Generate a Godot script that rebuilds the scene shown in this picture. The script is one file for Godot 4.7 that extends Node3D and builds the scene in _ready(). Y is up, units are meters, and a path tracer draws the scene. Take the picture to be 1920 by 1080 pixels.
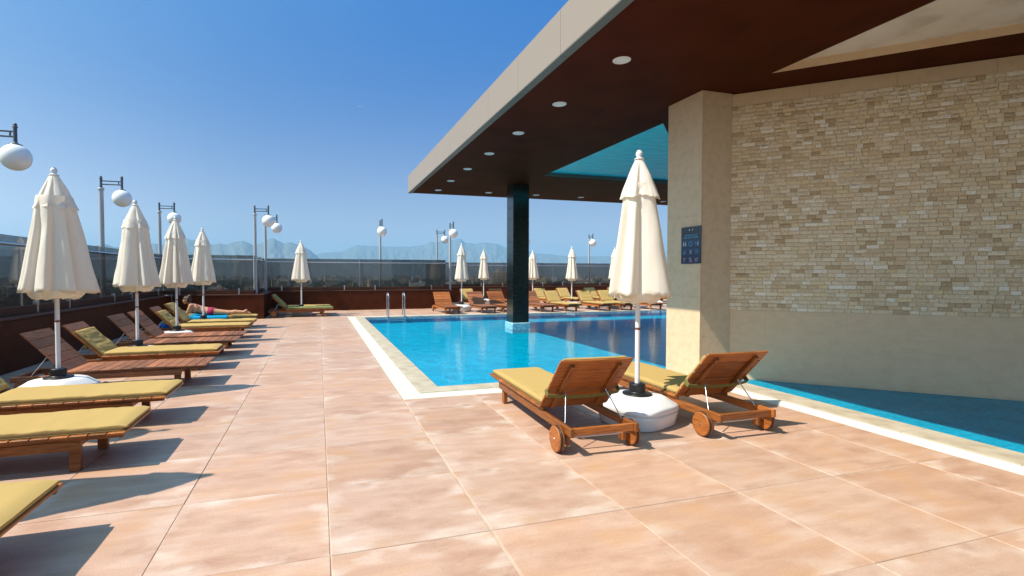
extends Node3D
# Rooftop pool terrace. Units are metres, y is up; the camera stands at the origin of x and z,
# the floor tiles run along z (away from the viewer) and x (to the right).

const SUN_TRAVEL := Vector3(0.785, -1.0, -0.09)
const SOFFIT := 4.11
const WALL_YAW := -0.7438      # the 45 degree stone wall

var rng := RandomNumberGenerator.new()
var taken := {}
var M := {}
var mesh_cache := {}


# ------------------------------------------------------------------ mesh building
class MB:
	var v := PackedVector3Array()
	var n := PackedVector3Array()
	var uv := PackedVector2Array()
	var col := PackedColorArray()
	var ix := PackedInt32Array()
	var tint := Color.WHITE
	var tinted := false

	func put(p: Vector3, nn: Vector3, t := Vector2.ZERO) -> int:
		v.append(p)
		n.append(nn)
		uv.append(t)
		col.append(tint)
		return v.size() - 1

	# corners run counter-clockwise seen from outside
	func quad(a: Vector3, b: Vector3, c: Vector3, d: Vector3, ta := Vector2.ZERO, tb := Vector2.ZERO, tc := Vector2.ZERO, td := Vector2.ZERO) -> void:
		var nn := (b - a).cross(c - a)
		if nn.length_squared() < 1e-16:
			nn = (c - a).cross(d - a)
		nn = nn.normalized()
		var i := put(a, nn, ta)
		put(b, nn, tb)
		put(c, nn, tc)
		put(d, nn, td)
		ix.append_array(PackedInt32Array([i, i + 2, i + 1, i, i + 3, i + 2]))

	func tri(a: Vector3, b: Vector3, c: Vector3) -> void:
		var nn := (b - a).cross(c - a).normalized()
		var i := put(a, nn)
		put(b, nn)
		put(c, nn)
		ix.append_array(PackedInt32Array([i, i + 2, i + 1]))

	func box(lo: Vector3, hi: Vector3) -> void:
		var p := func(x: float, y: float, z: float) -> Vector3: return Vector3(x, y, z)
		quad(p.call(lo.x, lo.y, hi.z), p.call(hi.x, lo.y, hi.z), p.call(hi.x, hi.y, hi.z), p.call(lo.x, hi.y, hi.z))
		quad(p.call(hi.x, lo.y, lo.z), p.call(lo.x, lo.y, lo.z), p.call(lo.x, hi.y, lo.z), p.call(hi.x, hi.y, lo.z))
		quad(p.call(hi.x, lo.y, hi.z), p.call(hi.x, lo.y, lo.z), p.call(hi.x, hi.y, lo.z), p.call(hi.x, hi.y, hi.z))
		quad(p.call(lo.x, lo.y, lo.z), p.call(lo.x, lo.y, hi.z), p.call(lo.x, hi.y, hi.z), p.call(lo.x, hi.y, lo.z))
		quad(p.call(lo.x, hi.y, hi.z), p.call(hi.x, hi.y, hi.z), p.call(hi.x, hi.y, lo.z), p.call(lo.x, hi.y, lo.z))
		quad(p.call(lo.x, lo.y, lo.z), p.call(hi.x, lo.y, lo.z), p.call(hi.x, lo.y, hi.z), p.call(lo.x, lo.y, hi.z))

	# a box with its edges cut off at 45 degrees
	func cbox(lo: Vector3, hi: Vector3, c: float) -> void:
		var m := (lo + hi) * 0.5
		var h := (hi - lo) * 0.5
		c = minf(c, minf(h.x, minf(h.y, h.z)) * 0.9)
		for ax in 3:
			for s: float in [-1.0, 1.0]:
				var a1 := (ax + 1) % 3
				var a2 := (ax + 2) % 3
				var q := []
				for k in [[-1, -1], [1, -1], [1, 1], [-1, 1]]:
					var p := Vector3()
					p[ax] = s * h[ax]
					p[a1] = k[0] * (h[a1] - c)
					p[a2] = k[1] * (h[a2] - c)
					q.append(m + p)
				if s > 0:
					quad(q[0], q[1], q[2], q[3])
				else:
					quad(q[3], q[2], q[1], q[0])
		for ax in 3:
			var a1 := (ax + 1) % 3
			var a2 := (ax + 2) % 3
			for s1: float in [-1.0, 1.0]:
				for s2: float in [-1.0, 1.0]:
					var q := []
					for k in [[-1, 0], [1, 0], [1, 1], [-1, 1]]:
						var p := Vector3()
						p[ax] = k[0] * (h[ax] - c)
						p[a1] = s1 * (h[a1] - (0.0 if k[1] == 0 else c))
						p[a2] = s2 * (h[a2] - (c if k[1] == 0 else 0.0))
						q.append(m + p)
					if s1 * s2 > 0:
						quad(q[0], q[1], q[2], q[3])
					else:
						quad(q[3], q[2], q[1], q[0])
		for sx: float in [-1.0, 1.0]:
			for sy: float in [-1.0, 1.0]:
				for sz: float in [-1.0, 1.0]:
					var a := m + Vector3(sx * h.x, sy * (h.y - c), sz * (h.z - c))
					var b := m + Vector3(sx * (h.x - c), sy * h.y, sz * (h.z - c))
					var d := m + Vector3(sx * (h.x - c), sy * (h.y - c), sz * h.z)
					if sx * sy * sz > 0:
						tri(a, b, d)
					else:
						tri(a, d, b)

	# a skin over rings of points (each ring counter-clockwise seen against the direction of travel); normals are smoothed
	func loft(rings: Array, closed := true, caps := true) -> void:
		var rows := rings.size()
		var cols: int = rings[0].size()
		var first := v.size()
		for r in rows:
			for c in cols:
				var c0: int = (c - 1 + cols) % cols if closed else maxi(c - 1, 0)
				var c1: int = (c + 1) % cols if closed else mini(c + 1, cols - 1)
				var du: Vector3 = rings[r][c1] - rings[r][c0]
				var dv: Vector3 = rings[mini(r + 1, rows - 1)][c] - rings[maxi(r - 1, 0)][c]
				var nn := du.cross(dv)
				if nn.length_squared() < 1e-14:
					nn = Vector3.UP if r > 0 else Vector3.DOWN
				put(rings[r][c], nn.normalized(), Vector2(float(c) / cols, float(r) / rows))
		var span := cols if closed else cols - 1
		for r in rows - 1:
			for c in span:
				var a := first + r * cols + c
				var b := first + r * cols + (c + 1) % cols
				var d := a + cols
				var e := b + cols
				ix.append_array(PackedInt32Array([a, e, b, a, d, e]))
		if caps and closed:
			for end in [0, rows - 1]:
				var mid := Vector3.ZERO
				for p: Vector3 in rings[end]:
					mid += p
				mid /= cols
				for c in cols:
					if end == 0:
						tri(mid, rings[0][(c + 1) % cols], rings[0][c])
					else:
						tri(mid, rings[end][c], rings[end][(c + 1) % cols])

	# profile of (radius, height) pairs turned round y
	func lathe(profile: Array, segs := 16, at := Vector3.ZERO) -> void:
		var rings := []
		for p: Vector2 in profile:
			var ring := PackedVector3Array()
			for k in segs:
				var a := -TAU * k / segs
				ring.append(at + Vector3(cos(a) * p.x, p.y, sin(a) * p.x))
			rings.append(ring)
		loft(rings)

	func tube(pts: Array, radius: float, segs := 8) -> void:
		var rings := []
		var side := Vector3.ZERO
		for i in pts.size():
			var t: Vector3 = (pts[mini(i + 1, pts.size() - 1)] - pts[maxi(i - 1, 0)]).normalized()
			if side == Vector3.ZERO:
				side = t.cross(Vector3.UP if absf(t.y) < 0.9 else Vector3.RIGHT).normalized()
			side = (side - t * side.dot(t)).normalized()
			var up := t.cross(side)
			var ring := PackedVector3Array()
			for k in segs:
				var a := TAU * k / segs
				ring.append(pts[i] + (side * cos(a) + up * sin(a)) * radius)
			rings.append(ring)
		loft(rings)

	func poly(points: PackedVector2Array, y: float, up: bool) -> void:
		var t := Geometry2D.triangulate_polygon(points)
		for i in range(0, t.size(), 3):
			var a := Vector3(points[t[i]].x, y, points[t[i]].y)
			var b := Vector3(points[t[i + 1]].x, y, points[t[i + 1]].y)
			var c := Vector3(points[t[i + 2]].x, y, points[t[i + 2]].y)
			if ((b - a).cross(c - a).y > 0) == up:
				tri(a, b, c)
			else:
				tri(a, c, b)

	func mesh() -> ArrayMesh:
		var a := []
		a.resize(Mesh.ARRAY_MAX)
		a[Mesh.ARRAY_VERTEX] = v
		a[Mesh.ARRAY_NORMAL] = n
		a[Mesh.ARRAY_TEX_UV] = uv
		if tinted:
			a[Mesh.ARRAY_COLOR] = col
		a[Mesh.ARRAY_INDEX] = ix
		var m := ArrayMesh.new()
		m.add_surface_from_arrays(Mesh.PRIMITIVE_TRIANGLES, a)
		return m


func cbox(size: Vector3, c := 0.004) -> ArrayMesh:
	var key := "%.4f %.4f %.4f %.4f" % [size.x, size.y, size.z, c]
	if not mesh_cache.has(key):
		var b := MB.new()
		b.cbox(-size * 0.5, size * 0.5, c)
		mesh_cache[key] = b.mesh()
	return mesh_cache[key]


# ------------------------------------------------------------------ scene tree
func numbered(called: String) -> String:
	var k: int = taken.get(called, 0)
	taken[called] = k + 1
	return called if k == 0 else "%s_%03d" % [called, k]


func tag(o: Node, label: String, category: String, group := "", kind := "") -> void:
	if label:
		o.set_meta("label", label)
	if category:
		o.set_meta("category", category)
	if group:
		o.set_meta("group", group)
	if kind:
		o.set_meta("kind", kind)


func thing(called: String, label: String, category: String, at := Vector3.ZERO, turn := 0.0, group := "") -> Node3D:
	var o := Node3D.new()
	o.name = numbered(called)
	add_child(o)
	o.position = at
	o.rotation.y = turn
	tag(o, label, category, group)
	return o


func setting(called: String, at := Vector3.ZERO) -> Node3D:
	var o := Node3D.new()
	o.name = numbered(called)
	add_child(o)
	o.position = at
	o.set_meta("kind", "structure")
	return o


func part(parent: Node, called: String, mesh: Mesh, mat: Material, at := Vector3.ZERO, rot := Vector3.ZERO) -> MeshInstance3D:
	var o := MeshInstance3D.new()
	o.name = called
	o.mesh = mesh
	o.material_override = mat
	parent.add_child(o, true)
	o.position = at
	o.rotation = rot
	return o


func copy(o: Node3D, at: Vector3, turn: float, label: String) -> Node3D:
	var c: Node3D = o.duplicate()
	c.name = numbered(String(o.name).rstrip("0123456789").trim_suffix("_"))
	add_child(c)
	c.position = at
	c.rotation.y = turn
	c.set_meta("label", label)
	return c


# ------------------------------------------------------------------ materials
func lin(r: float, g: float, b: float, a := 1.0) -> Color:
	var c := Color(r, g, b).linear_to_srgb()
	c.a = a
	return c


func noise(seed_: int, freq: float, octaves := 4, kind := FastNoiseLite.TYPE_SIMPLEX_SMOOTH) -> FastNoiseLite:
	var f := FastNoiseLite.new()
	f.seed = seed_
	f.frequency = freq
	f.noise_type = kind
	f.fractal_octaves = octaves
	return f


func noise_tex(seed_: int, freq: float, octaves: int, size: int, ramp: Array, normal := false, bump := 4.0, kind := FastNoiseLite.TYPE_SIMPLEX_SMOOTH) -> NoiseTexture2D:
	var t := NoiseTexture2D.new()
	t.width = size
	t.height = size
	t.seamless = true
	t.noise = noise(seed_, freq, octaves, kind)
	if normal:
		t.as_normal_map = true
		t.bump_strength = bump
	if ramp:
		var g := Gradient.new()
		var at := PackedFloat32Array()
		var cs := PackedColorArray()
		for k in ramp.size():
			at.append(float(ramp[k][0]))
			cs.append(ramp[k][1])
		g.offsets = at
		g.colors = cs
		t.color_ramp = g
	return t


func mat(c: Color, rough := 0.6, spec := 0.5, metal := 0.0) -> StandardMaterial3D:
	var m := StandardMaterial3D.new()
	m.albedo_color = c
	m.roughness = rough
	m.metallic = metal
	m.metallic_specular = spec
	return m


func tri_tex(m: StandardMaterial3D, t: Texture2D, scale: Vector3, world := false, offset := Vector3.ZERO) -> StandardMaterial3D:
	m.albedo_texture = t
	m.uv1_triplanar = true
	m.uv1_world_triplanar = world
	m.uv1_scale = scale
	m.uv1_offset = offset
	m.uv1_triplanar_sharpness = 8.0
	return m


func bump(m: StandardMaterial3D, t: Texture2D, cm: float) -> StandardMaterial3D:
	m.heightmap_enabled = true
	m.heightmap_texture = t
	m.heightmap_scale = cm
	return m


func g8(x: float) -> Color:
	return Color(x, x, x)


func make_materials() -> void:
	var fine := noise_tex(3, 0.03, 5, 512, [[0.0, g8(0.0)], [1.0, g8(1.0)]])
	var grain := noise_tex(11, 0.012, 5, 512, [[0.0, Color(0.62, 0.56, 0.52)], [0.45, Color(0.9, 0.87, 0.84)], [0.62, Color(1, 1, 1)], [1.0, Color(0.74, 0.68, 0.64)]])
	var soft := noise_tex(21, 0.006, 4, 512, [[0.0, Color(0.84, 0.82, 0.79)], [0.5, Color(0.96, 0.95, 0.93)], [1.0, Color(1, 1, 1)]])
	var cloth := noise_tex(31, 0.05, 3, 512, [[0.0, Color(0.94, 0.935, 0.92)], [1.0, Color(1, 1, 1)]])
	M.fine = fine
	# teak in two tones, the grain along x or z of the piece; four cuts of each
	for tone in ["orange", "red"]:
		var base: Color = lin(0.40, 0.135, 0.030) if tone == "orange" else lin(0.36, 0.145, 0.062)
		for k in 4:
			for axis in ["x", "z"]:
				var tintk: Color = base * [1.0, 0.9, 1.1, 0.82][k]
				tintk.a = 1.0
				var m := mat(tintk, 0.42 if tone == "orange" else 0.6, 0.45)
				tri_tex(m, grain, Vector3(0.5, 9, 9) if axis == "x" else Vector3(9, 9, 0.5), false, Vector3(0.31, 0.17, 0.23) * k)
				bump(m, grain, 0.05)
				M["%s_%s%d" % [tone, axis, k]] = m
	M.cushion = bump(tri_tex(mat(lin(0.48, 0.335, 0.125), 0.9, 0.25), cloth, Vector3(7, 7, 7)), fine, 0.04)
	M.piping = mat(lin(0.16, 0.12, 0.05), 0.85, 0.3)
	M.olive = mat(lin(0.16, 0.15, 0.05), 0.9, 0.25)
	M.pad_green = bump(tri_tex(mat(lin(0.22, 0.25, 0.10), 0.9, 0.25), cloth, Vector3(4, 4, 4)), fine, 0.12)
	M.canopy = mat(lin(0.92, 0.88, 0.80), 0.85, 0.2)
	M.canopy.backlight_enabled = true
	M.canopy.backlight = lin(0.62, 0.56, 0.46)
	bump(tri_tex(M.canopy, noise_tex(32, 0.05, 3, 512, [[0.0, Color(0.965, 0.96, 0.95)], [1.0, Color(1, 1, 1)]]), Vector3(2, 2, 2)), fine, 0.03)
	M.white_metal = mat(lin(0.72, 0.72, 0.73), 0.35, 0.5)
	M.white_plastic = bump(mat(lin(0.70, 0.70, 0.69), 0.45, 0.5), fine, 0.03)
	M.black_plastic = mat(lin(0.012, 0.012, 0.013), 0.4, 0.5)
	M.brown_band = mat(lin(0.16, 0.05, 0.02), 0.5)
	M.steel = mat(lin(0.62, 0.63, 0.64), 0.16, 0.5, 1.0)
	M.dull_steel = mat(lin(0.55, 0.56, 0.57), 0.35, 0.5, 1.0)
	M.lamp_grey = mat(lin(0.36, 0.39, 0.42), 0.4, 0.5)
	M.lamp_dark = mat(lin(0.07, 0.085, 0.10), 0.45, 0.5)
	M.globe = mat(lin(0.82, 0.82, 0.81), 0.25, 0.5)
	M.globe.subsurf_scatter_enabled = true
	M.globe.subsurf_scatter_strength = 0.15
	M.brown = tri_tex(mat(lin(0.085, 0.020, 0.006), 0.5, 0.28), soft, Vector3(0.7, 0.7, 0.7), true)
	M.brown_cap = tri_tex(mat(lin(0.10, 0.042, 0.026), 0.4, 0.3), soft, Vector3(0.9, 0.9, 0.9), true)
	M.soffit = tri_tex(mat(lin(0.070, 0.0145, 0.004), 0.6, 0.15), soft, Vector3(0.35, 0.35, 0.35), true)
	M.fascia = mat(lin(0.30, 0.252, 0.205), 0.42, 0.4)
	M.flange = mat(lin(0.13, 0.145, 0.125), 0.35, 0.5)
	M.roof_top = mat(lin(0.3, 0.28, 0.26), 0.9)
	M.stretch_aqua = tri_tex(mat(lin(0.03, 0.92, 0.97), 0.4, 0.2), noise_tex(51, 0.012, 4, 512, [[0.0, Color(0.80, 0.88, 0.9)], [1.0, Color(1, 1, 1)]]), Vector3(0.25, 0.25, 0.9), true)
	M.stretch_cream = tri_tex(mat(lin(0.82, 0.74, 0.64), 0.16, 0.6), soft, Vector3(0.4, 0.4, 0.4), true)
	M.marble = bump(tri_tex(mat(lin(0.70, 0.525, 0.35), 0.5, 0.35), noise_tex(61, 0.008, 5, 1024, [[0.0, Color(0.95, 0.94, 0.92)], [0.45, Color(0.98, 0.975, 0.97)], [0.6, Color(1, 1, 1)], [1.0, Color(0.97, 0.965, 0.96)]]), Vector3(0.7, 0.7, 0.7), true), fine, 0.02)
	M.joint = mat(lin(0.52, 0.42, 0.29), 0.9)
	var rough_stone := noise_tex(71, 0.02, 5, 512, [[0.0, Color(0.82, 0.78, 0.72)], [0.35, Color(0.95, 0.93, 0.9)], [0.7, Color(1, 1, 1)], [1.0, Color(0.97, 0.97, 0.97)]])
	var tones := [lin(0.82, 0.69, 0.51), lin(0.72, 0.56, 0.37), lin(0.87, 0.76, 0.59), lin(0.57, 0.42, 0.265), lin(0.78, 0.65, 0.47), lin(0.91, 0.84, 0.73), lin(0.82, 0.66, 0.43), lin(0.73, 0.57, 0.39)]
	M.stone_tones = tones
	M.stone = []
	for c: Color in tones:
		M.stone.append(bump(tri_tex(mat(c, 0.85, 0.3), rough_stone, Vector3(2.3, 4.5, 2.3), true), fine, 0.5))
	M.stone_all = bump(tri_tex(mat(Color.WHITE, 0.85, 0.3), rough_stone, Vector3(2.3, 4.5, 2.3), true), fine, 0.5)
	M.stone_all.vertex_color_use_as_albedo = true
	M.column_tile = tri_tex(mat(lin(0.028, 0.036, 0.030), 0.17, 0.68), noise_tex(81, 0.01, 4, 512, [[0.0, Color(0.6, 0.66, 0.62)], [1.0, Color(1, 1, 1)]]), Vector3(1.5, 1.5, 1.5), true)
	M.column_core = mat(lin(0.10, 0.105, 0.10), 0.8)
	M.grout = tri_tex(mat(lin(0.53, 0.40, 0.315), 0.95, 0.2), soft, Vector3(0.8, 0.8, 0.8), true)
	M.coping = bump(tri_tex(mat(lin(0.50, 0.45, 0.36), 0.6, 0.35), soft, Vector3(0.9, 0.9, 0.9), true), fine, 0.04)
	M.grate = mat(lin(0.66, 0.64, 0.58), 0.5, 0.35)
	M.channel = mat(lin(0.34, 0.33, 0.30), 0.8)
	M.sign_face = mat(lin(0.018, 0.022, 0.035), 0.12, 0.5)
	M.sign_panel = mat(lin(0.025, 0.045, 0.10), 0.15, 0.5)
	M.sign_blue = mat(lin(0.10, 0.33, 0.58), 0.4)
	M.sign_white = mat(lin(0.5, 0.55, 0.62), 0.4)
	M.sign_red = mat(lin(0.35, 0.06, 0.07), 0.4)
	M.glass = mat(lin(0.055, 0.055, 0.050, 0.62), 0.02, 0.5)
	M.glass.transparency = BaseMaterial3D.TRANSPARENCY_ALPHA
	M.skin = mat(lin(0.52, 0.27, 0.15), 0.55, 0.4)
	M.skin.subsurf_scatter_enabled = true
	M.skin.subsurf_scatter_strength = 0.1
	M.bikini = mat(lin(0.32, 0.008, 0.06), 0.8)
	M.hair = mat(lin(0.05, 0.022, 0.010), 0.6)
	M.towel = bump(mat(lin(0.012, 0.33, 0.62), 0.95, 0.2), fine, 0.4)
	M.bag = bump(mat(lin(0.01, 0.11, 0.42), 0.9, 0.2), fine, 0.4)
	M.red = mat(lin(0.35, 0.01, 0.012), 0.5)
	M.downlight = mat(lin(0.78, 0.80, 0.80), 0.4, 0.5)
	water_materials()


func water_materials() -> void:
	# glazed mosaic of the basin: 2.5 cm pieces in three blues
	var im := Image.create(1024, 1024, false, Image.FORMAT_RGB8)
	var r := RandomNumberGenerator.new()
	r.seed = 5
	var caustic := []  # uneven caustic light on the floor, painted as a random tone per block
	for k in 64:
		caustic.append(r.randf_range(0.93, 1.06))
	for j in 64:
		for i in 64:
			var k: float = caustic[(j / 8) * 8 + i / 8]
			var c: Color = [lin(0.0, 0.25, 0.45), lin(0.0, 0.29, 0.51), lin(0.0, 0.215, 0.40), lin(0.0, 0.325, 0.54)][r.randi() % 4]
			im.fill_rect(Rect2i(i * 16, j * 16, 16, 16), lin(0.0, 0.36, 0.50))
			im.fill_rect(Rect2i(i * 16 + 1, j * 16 + 1, 14, 14), Color(c.r, c.g * k, c.b * k))
	M.mosaic = tri_tex(mat(Color.WHITE, 0.7, 0.05), ImageTexture.create_from_image(im), Vector3(0.625, 0.625, 0.625), true)
	var im2 := Image.create(256, 256, false, Image.FORMAT_RGB8)
	im2.fill(lin(0.55, 0.66, 0.70))
	for j in 8:
		for i in 8:
			im2.fill_rect(Rect2i(i * 32 + 3, j * 32 + 3, 26, 26), [lin(0.05, 0.42, 0.62), lin(0.12, 0.55, 0.72), lin(0.25, 0.62, 0.74), lin(0.03, 0.30, 0.52)][r.randi() % 4])
	M.mosaic_pale = tri_tex(mat(Color.WHITE, 0.25, 0.5), ImageTexture.create_from_image(im2), Vector3(3.2, 3.2, 3.2), true)
	var w := mat(lin(0.0, 0.20, 0.30, 0.03), 0.02, 0.34)
	w.transparency = BaseMaterial3D.TRANSPARENCY_ALPHA
	w.normal_enabled = true
	w.normal_texture = noise_tex(91, 0.012, 4, 1024, [], true, 3.0)
	w.normal_scale = 0.32
	w.uv1_triplanar = true
	w.uv1_world_triplanar = true
	w.uv1_scale = Vector3(0.55, 0.55, 0.55)
	M.water = w


# ------------------------------------------------------------------ camera, sky, sun
func make_light() -> void:
	var cam := Camera3D.new()
	cam.name = "camera"
	cam.projection = Camera3D.PROJECTION_FRUSTUM
	cam.near = 0.05
	cam.far = 60000.0
	cam.size = 2.0 * 540.0 / 936.0 * cam.near
	cam.frustum_offset = Vector2(76.0 / 936.0 * cam.near, 0.0)
	cam.position = Vector3(0, 1.5, 0)
	cam.rotation_degrees = Vector3(-1.58, -17.03, 0)
	add_child(cam)
	cam.current = true

	var to_sun := (-SUN_TRAVEL).normalized()
	var w := 512
	var h := 256
	var px := PackedFloat32Array()
	px.resize(w * h * 4)
	var hor := Vector3(0.45, 0.475, 0.47)
	var zen := Vector3(0.0, 0.078, 0.30)
	for j in h:
		var e := (0.5 - (j + 0.5) / h) * PI
		var y := sin(e)
		var t := pow(1.0 - maxf(y, 0.0), 6.4)
		for i in w:
			var a := TAU * (i + 0.5) / w
			var d := Vector3(sin(a) * cos(e), y, -cos(a) * cos(e))
			var g := acos(clampf(d.dot(to_sun), -1, 1))
			var side := Vector2(d.x, d.z).normalized().dot(Vector2(to_sun.x, to_sun.z).normalized())
			var c := zen.lerp(hor * (1.05 + 2.2 * pow(maxf(side, 0.0), 1.3)), t)
			var glow := exp(-g * g / 0.6)
			c += Vector3(0.42, 0.68, 0.62) * glow
			if y < 0:
				c = hor * 0.8
			var k := (j * w + i) * 4
			px[k] = c.x
			px[k + 1] = c.y
			px[k + 2] = c.z
			px[k + 3] = 1.0
	var im := Image.create_from_data(w, h, false, Image.FORMAT_RGBAF, px.to_byte_array())
	var pan := PanoramaSkyMaterial.new()
	pan.panorama = ImageTexture.create_from_image(im)
	var sky := Sky.new()
	sky.sky_material = pan
	var env := Environment.new()
	env.background_mode = Environment.BG_SKY
	env.sky = sky
	env.tonemap_mode = Environment.TONE_MAPPER_LINEAR
	env.tonemap_exposure = 1.9
	env.sdfgi_enabled = true
	env.ssao_enabled = true
	env.ssil_enabled = true
	env.fog_enabled = true
	env.fog_density = 0.000095
	env.fog_light_color = Color(0.62, 0.85, 1.0)
	var we := WorldEnvironment.new()
	we.name = "environment"
	we.environment = env
	add_child(we)

	var sun := DirectionalLight3D.new()
	sun.name = "sun"
	sun.light_energy = 1.25
	sun.light_color = Color(1.0, 0.955, 0.88)
	sun.light_angular_distance = 0.5
	sun.shadow_enabled = true
	add_child(sun)
	sun.look_at_from_position(Vector3(0, 30, 0), Vector3(0, 30, 0) + SUN_TRAVEL, Vector3.FORWARD)


func _ready() -> void:
	rng.seed = 7
	make_light()
	make_materials()
	make_deck()
	make_pool()
	make_parapets()
	make_roof()
	make_pillar_and_wall()
	make_column()
	make_city()
	make_loungers()
	make_umbrellas()
	make_lamps()
	make_ladder()
	make_sign()
	make_person()
	make_plane()


# ------------------------------------------------------------------ deck
func tile_atlas() -> ImageTexture:
	var n := 1024
	var bytes := PackedByteArray()
	bytes.resize(n * n * 3)
	var streak := noise(101, 1.0, 4)
	var cloud := noise(102, 1.0, 4)
	var bloom := noise(103, 1.0, 5)
	var speck := noise(104, 1.0, 3)
	var vein := noise(105, 1.0, 3)
	var base := Vector3(0.47, 0.29, 0.200)
	var dark := Vector3(0.36, 0.195, 0.120)
	var pale := Vector3(0.575, 0.41, 0.325)
	var ochre := Vector3(0.50, 0.285, 0.145)
	var white := Vector3(0.66, 0.555, 0.475)
	var cell := []
	for k in 16:
		cell.append([rng.randf_range(-0.25, 0.3), rng.randf_range(-0.1, 0.25), rng.randf_range(0.94, 1.05), 0.3 + pow(rng.randf(), 1.5) * 0.9])
	for y in n:
		var fy := (y % 256) / 256.0
		for x in n:
			var fx := (x % 256) / 256.0
			var id := (y / 256) * 4 + x / 256
			var ox := id * 37.3
			var s := streak.get_noise_2d(fx * 1.3 + ox, fy * 6.0 + ox)
			var c := cloud.get_noise_2d(fx * 1.2 + ox, fy * 1.9 - ox)
			var b := bloom.get_noise_2d(fx * 2.0 - ox, fy * 3.6 + ox)
			var q: Array = cell[id]
			var col := base.lerp(pale, clampf(0.25 + s * 0.34 + q[0], 0, 1))
			col = col.lerp(dark, clampf(c * 0.95 - 0.1 + q[1] * 0.5, 0, 0.55))
			col = col.lerp(ochre, clampf(-c * 1.0 - 0.1, 0, 0.6))
			# lime bloom that has crept in from the joints
			var edge := minf(minf(fx, 1.0 - fx), minf(fy, 1.0 - fy))
			var w := clampf(0.27 - edge * 2.2 + b * 0.95, 0, 1) * clampf(1.5 - edge * 5.0, 0, 1)
			col = col.lerp(white, clampf(w * q[3], 0, 0.75))
			var sp := speck.get_noise_2d(x * 0.21, y * 0.36)
			var vn := 1.0 - absf(vein.get_noise_2d(fx * 2.4 + ox, fy * 4.2 - ox)) * 9.0
			col *= q[2] * (1.0 + s * 0.05 + sp * 0.13 + 0.05 * streak.get_noise_2d(fx * 5.0 - ox, fy * 30.0) - maxf(sp - 0.5, 0.0) * 0.8 - maxf(vn, 0.0) * 0.07 * clampf(0.4 + c * 2.0, 0.0, 1.0))
			var k := (y * n + x) * 3
			bytes[k] = int(clampf(pow(col.x, 0.4545), 0, 1) * 255)
			bytes[k + 1] = int(clampf(pow(col.y, 0.4545), 0, 1) * 255)
			bytes[k + 2] = int(clampf(pow(col.z, 0.4545), 0, 1) * 255)
	return ImageTexture.create_from_image(Image.create_from_data(n, n, false, Image.FORMAT_RGB8, bytes))


# one floor tile, its top at y = 0, into a mesh; the picture of the tile comes from cell id of the atlas, perhaps turned
func tile_into(b: MB, x0: float, z0: float, x1: float, z1: float, cx: float, cz: float, id: int, flip: int, top: float) -> void:
	var g := 0.003
	var c := 0.003
	var uvf := func(x: float, z: float) -> Vector2:
		var u: float = clampf((x - cx) / 0.9, 0.01, 0.99)
		var w: float = clampf((z - cz) / 0.9, 0.01, 0.99)
		if flip & 1:
			u = 1 - u
		if flip & 2:
			w = 1 - w
		return Vector2((id % 4 + u) / 4.0, (id / 4 + w) / 4.0)
	var o := [Vector3(x0 + g, top - c, z1 - g), Vector3(x1 - g, top - c, z1 - g), Vector3(x1 - g, top - c, z0 + g), Vector3(x0 + g, top - c, z0 + g)]
	var i := [Vector3(x0 + g + c, top, z1 - g - c), Vector3(x1 - g - c, top, z1 - g - c), Vector3(x1 - g - c, top, z0 + g + c), Vector3(x0 + g + c, top, z0 + g + c)]
	var t := []
	for p: Vector3 in i:
		t.append(uvf.call(p.x, p.z))
	b.quad(i[0], i[1], i[2], i[3], t[0], t[1], t[2], t[3])
	for k in 4:
		var l := (k + 1) % 4
		b.quad(o[k], o[l], i[l], i[k], t[k], t[l], t[l], t[k])
		b.quad(o[k] - Vector3(0, 0.012, 0), o[l] - Vector3(0, 0.012, 0), o[l], o[k], t[k], t[l], t[l], t[k])


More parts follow.
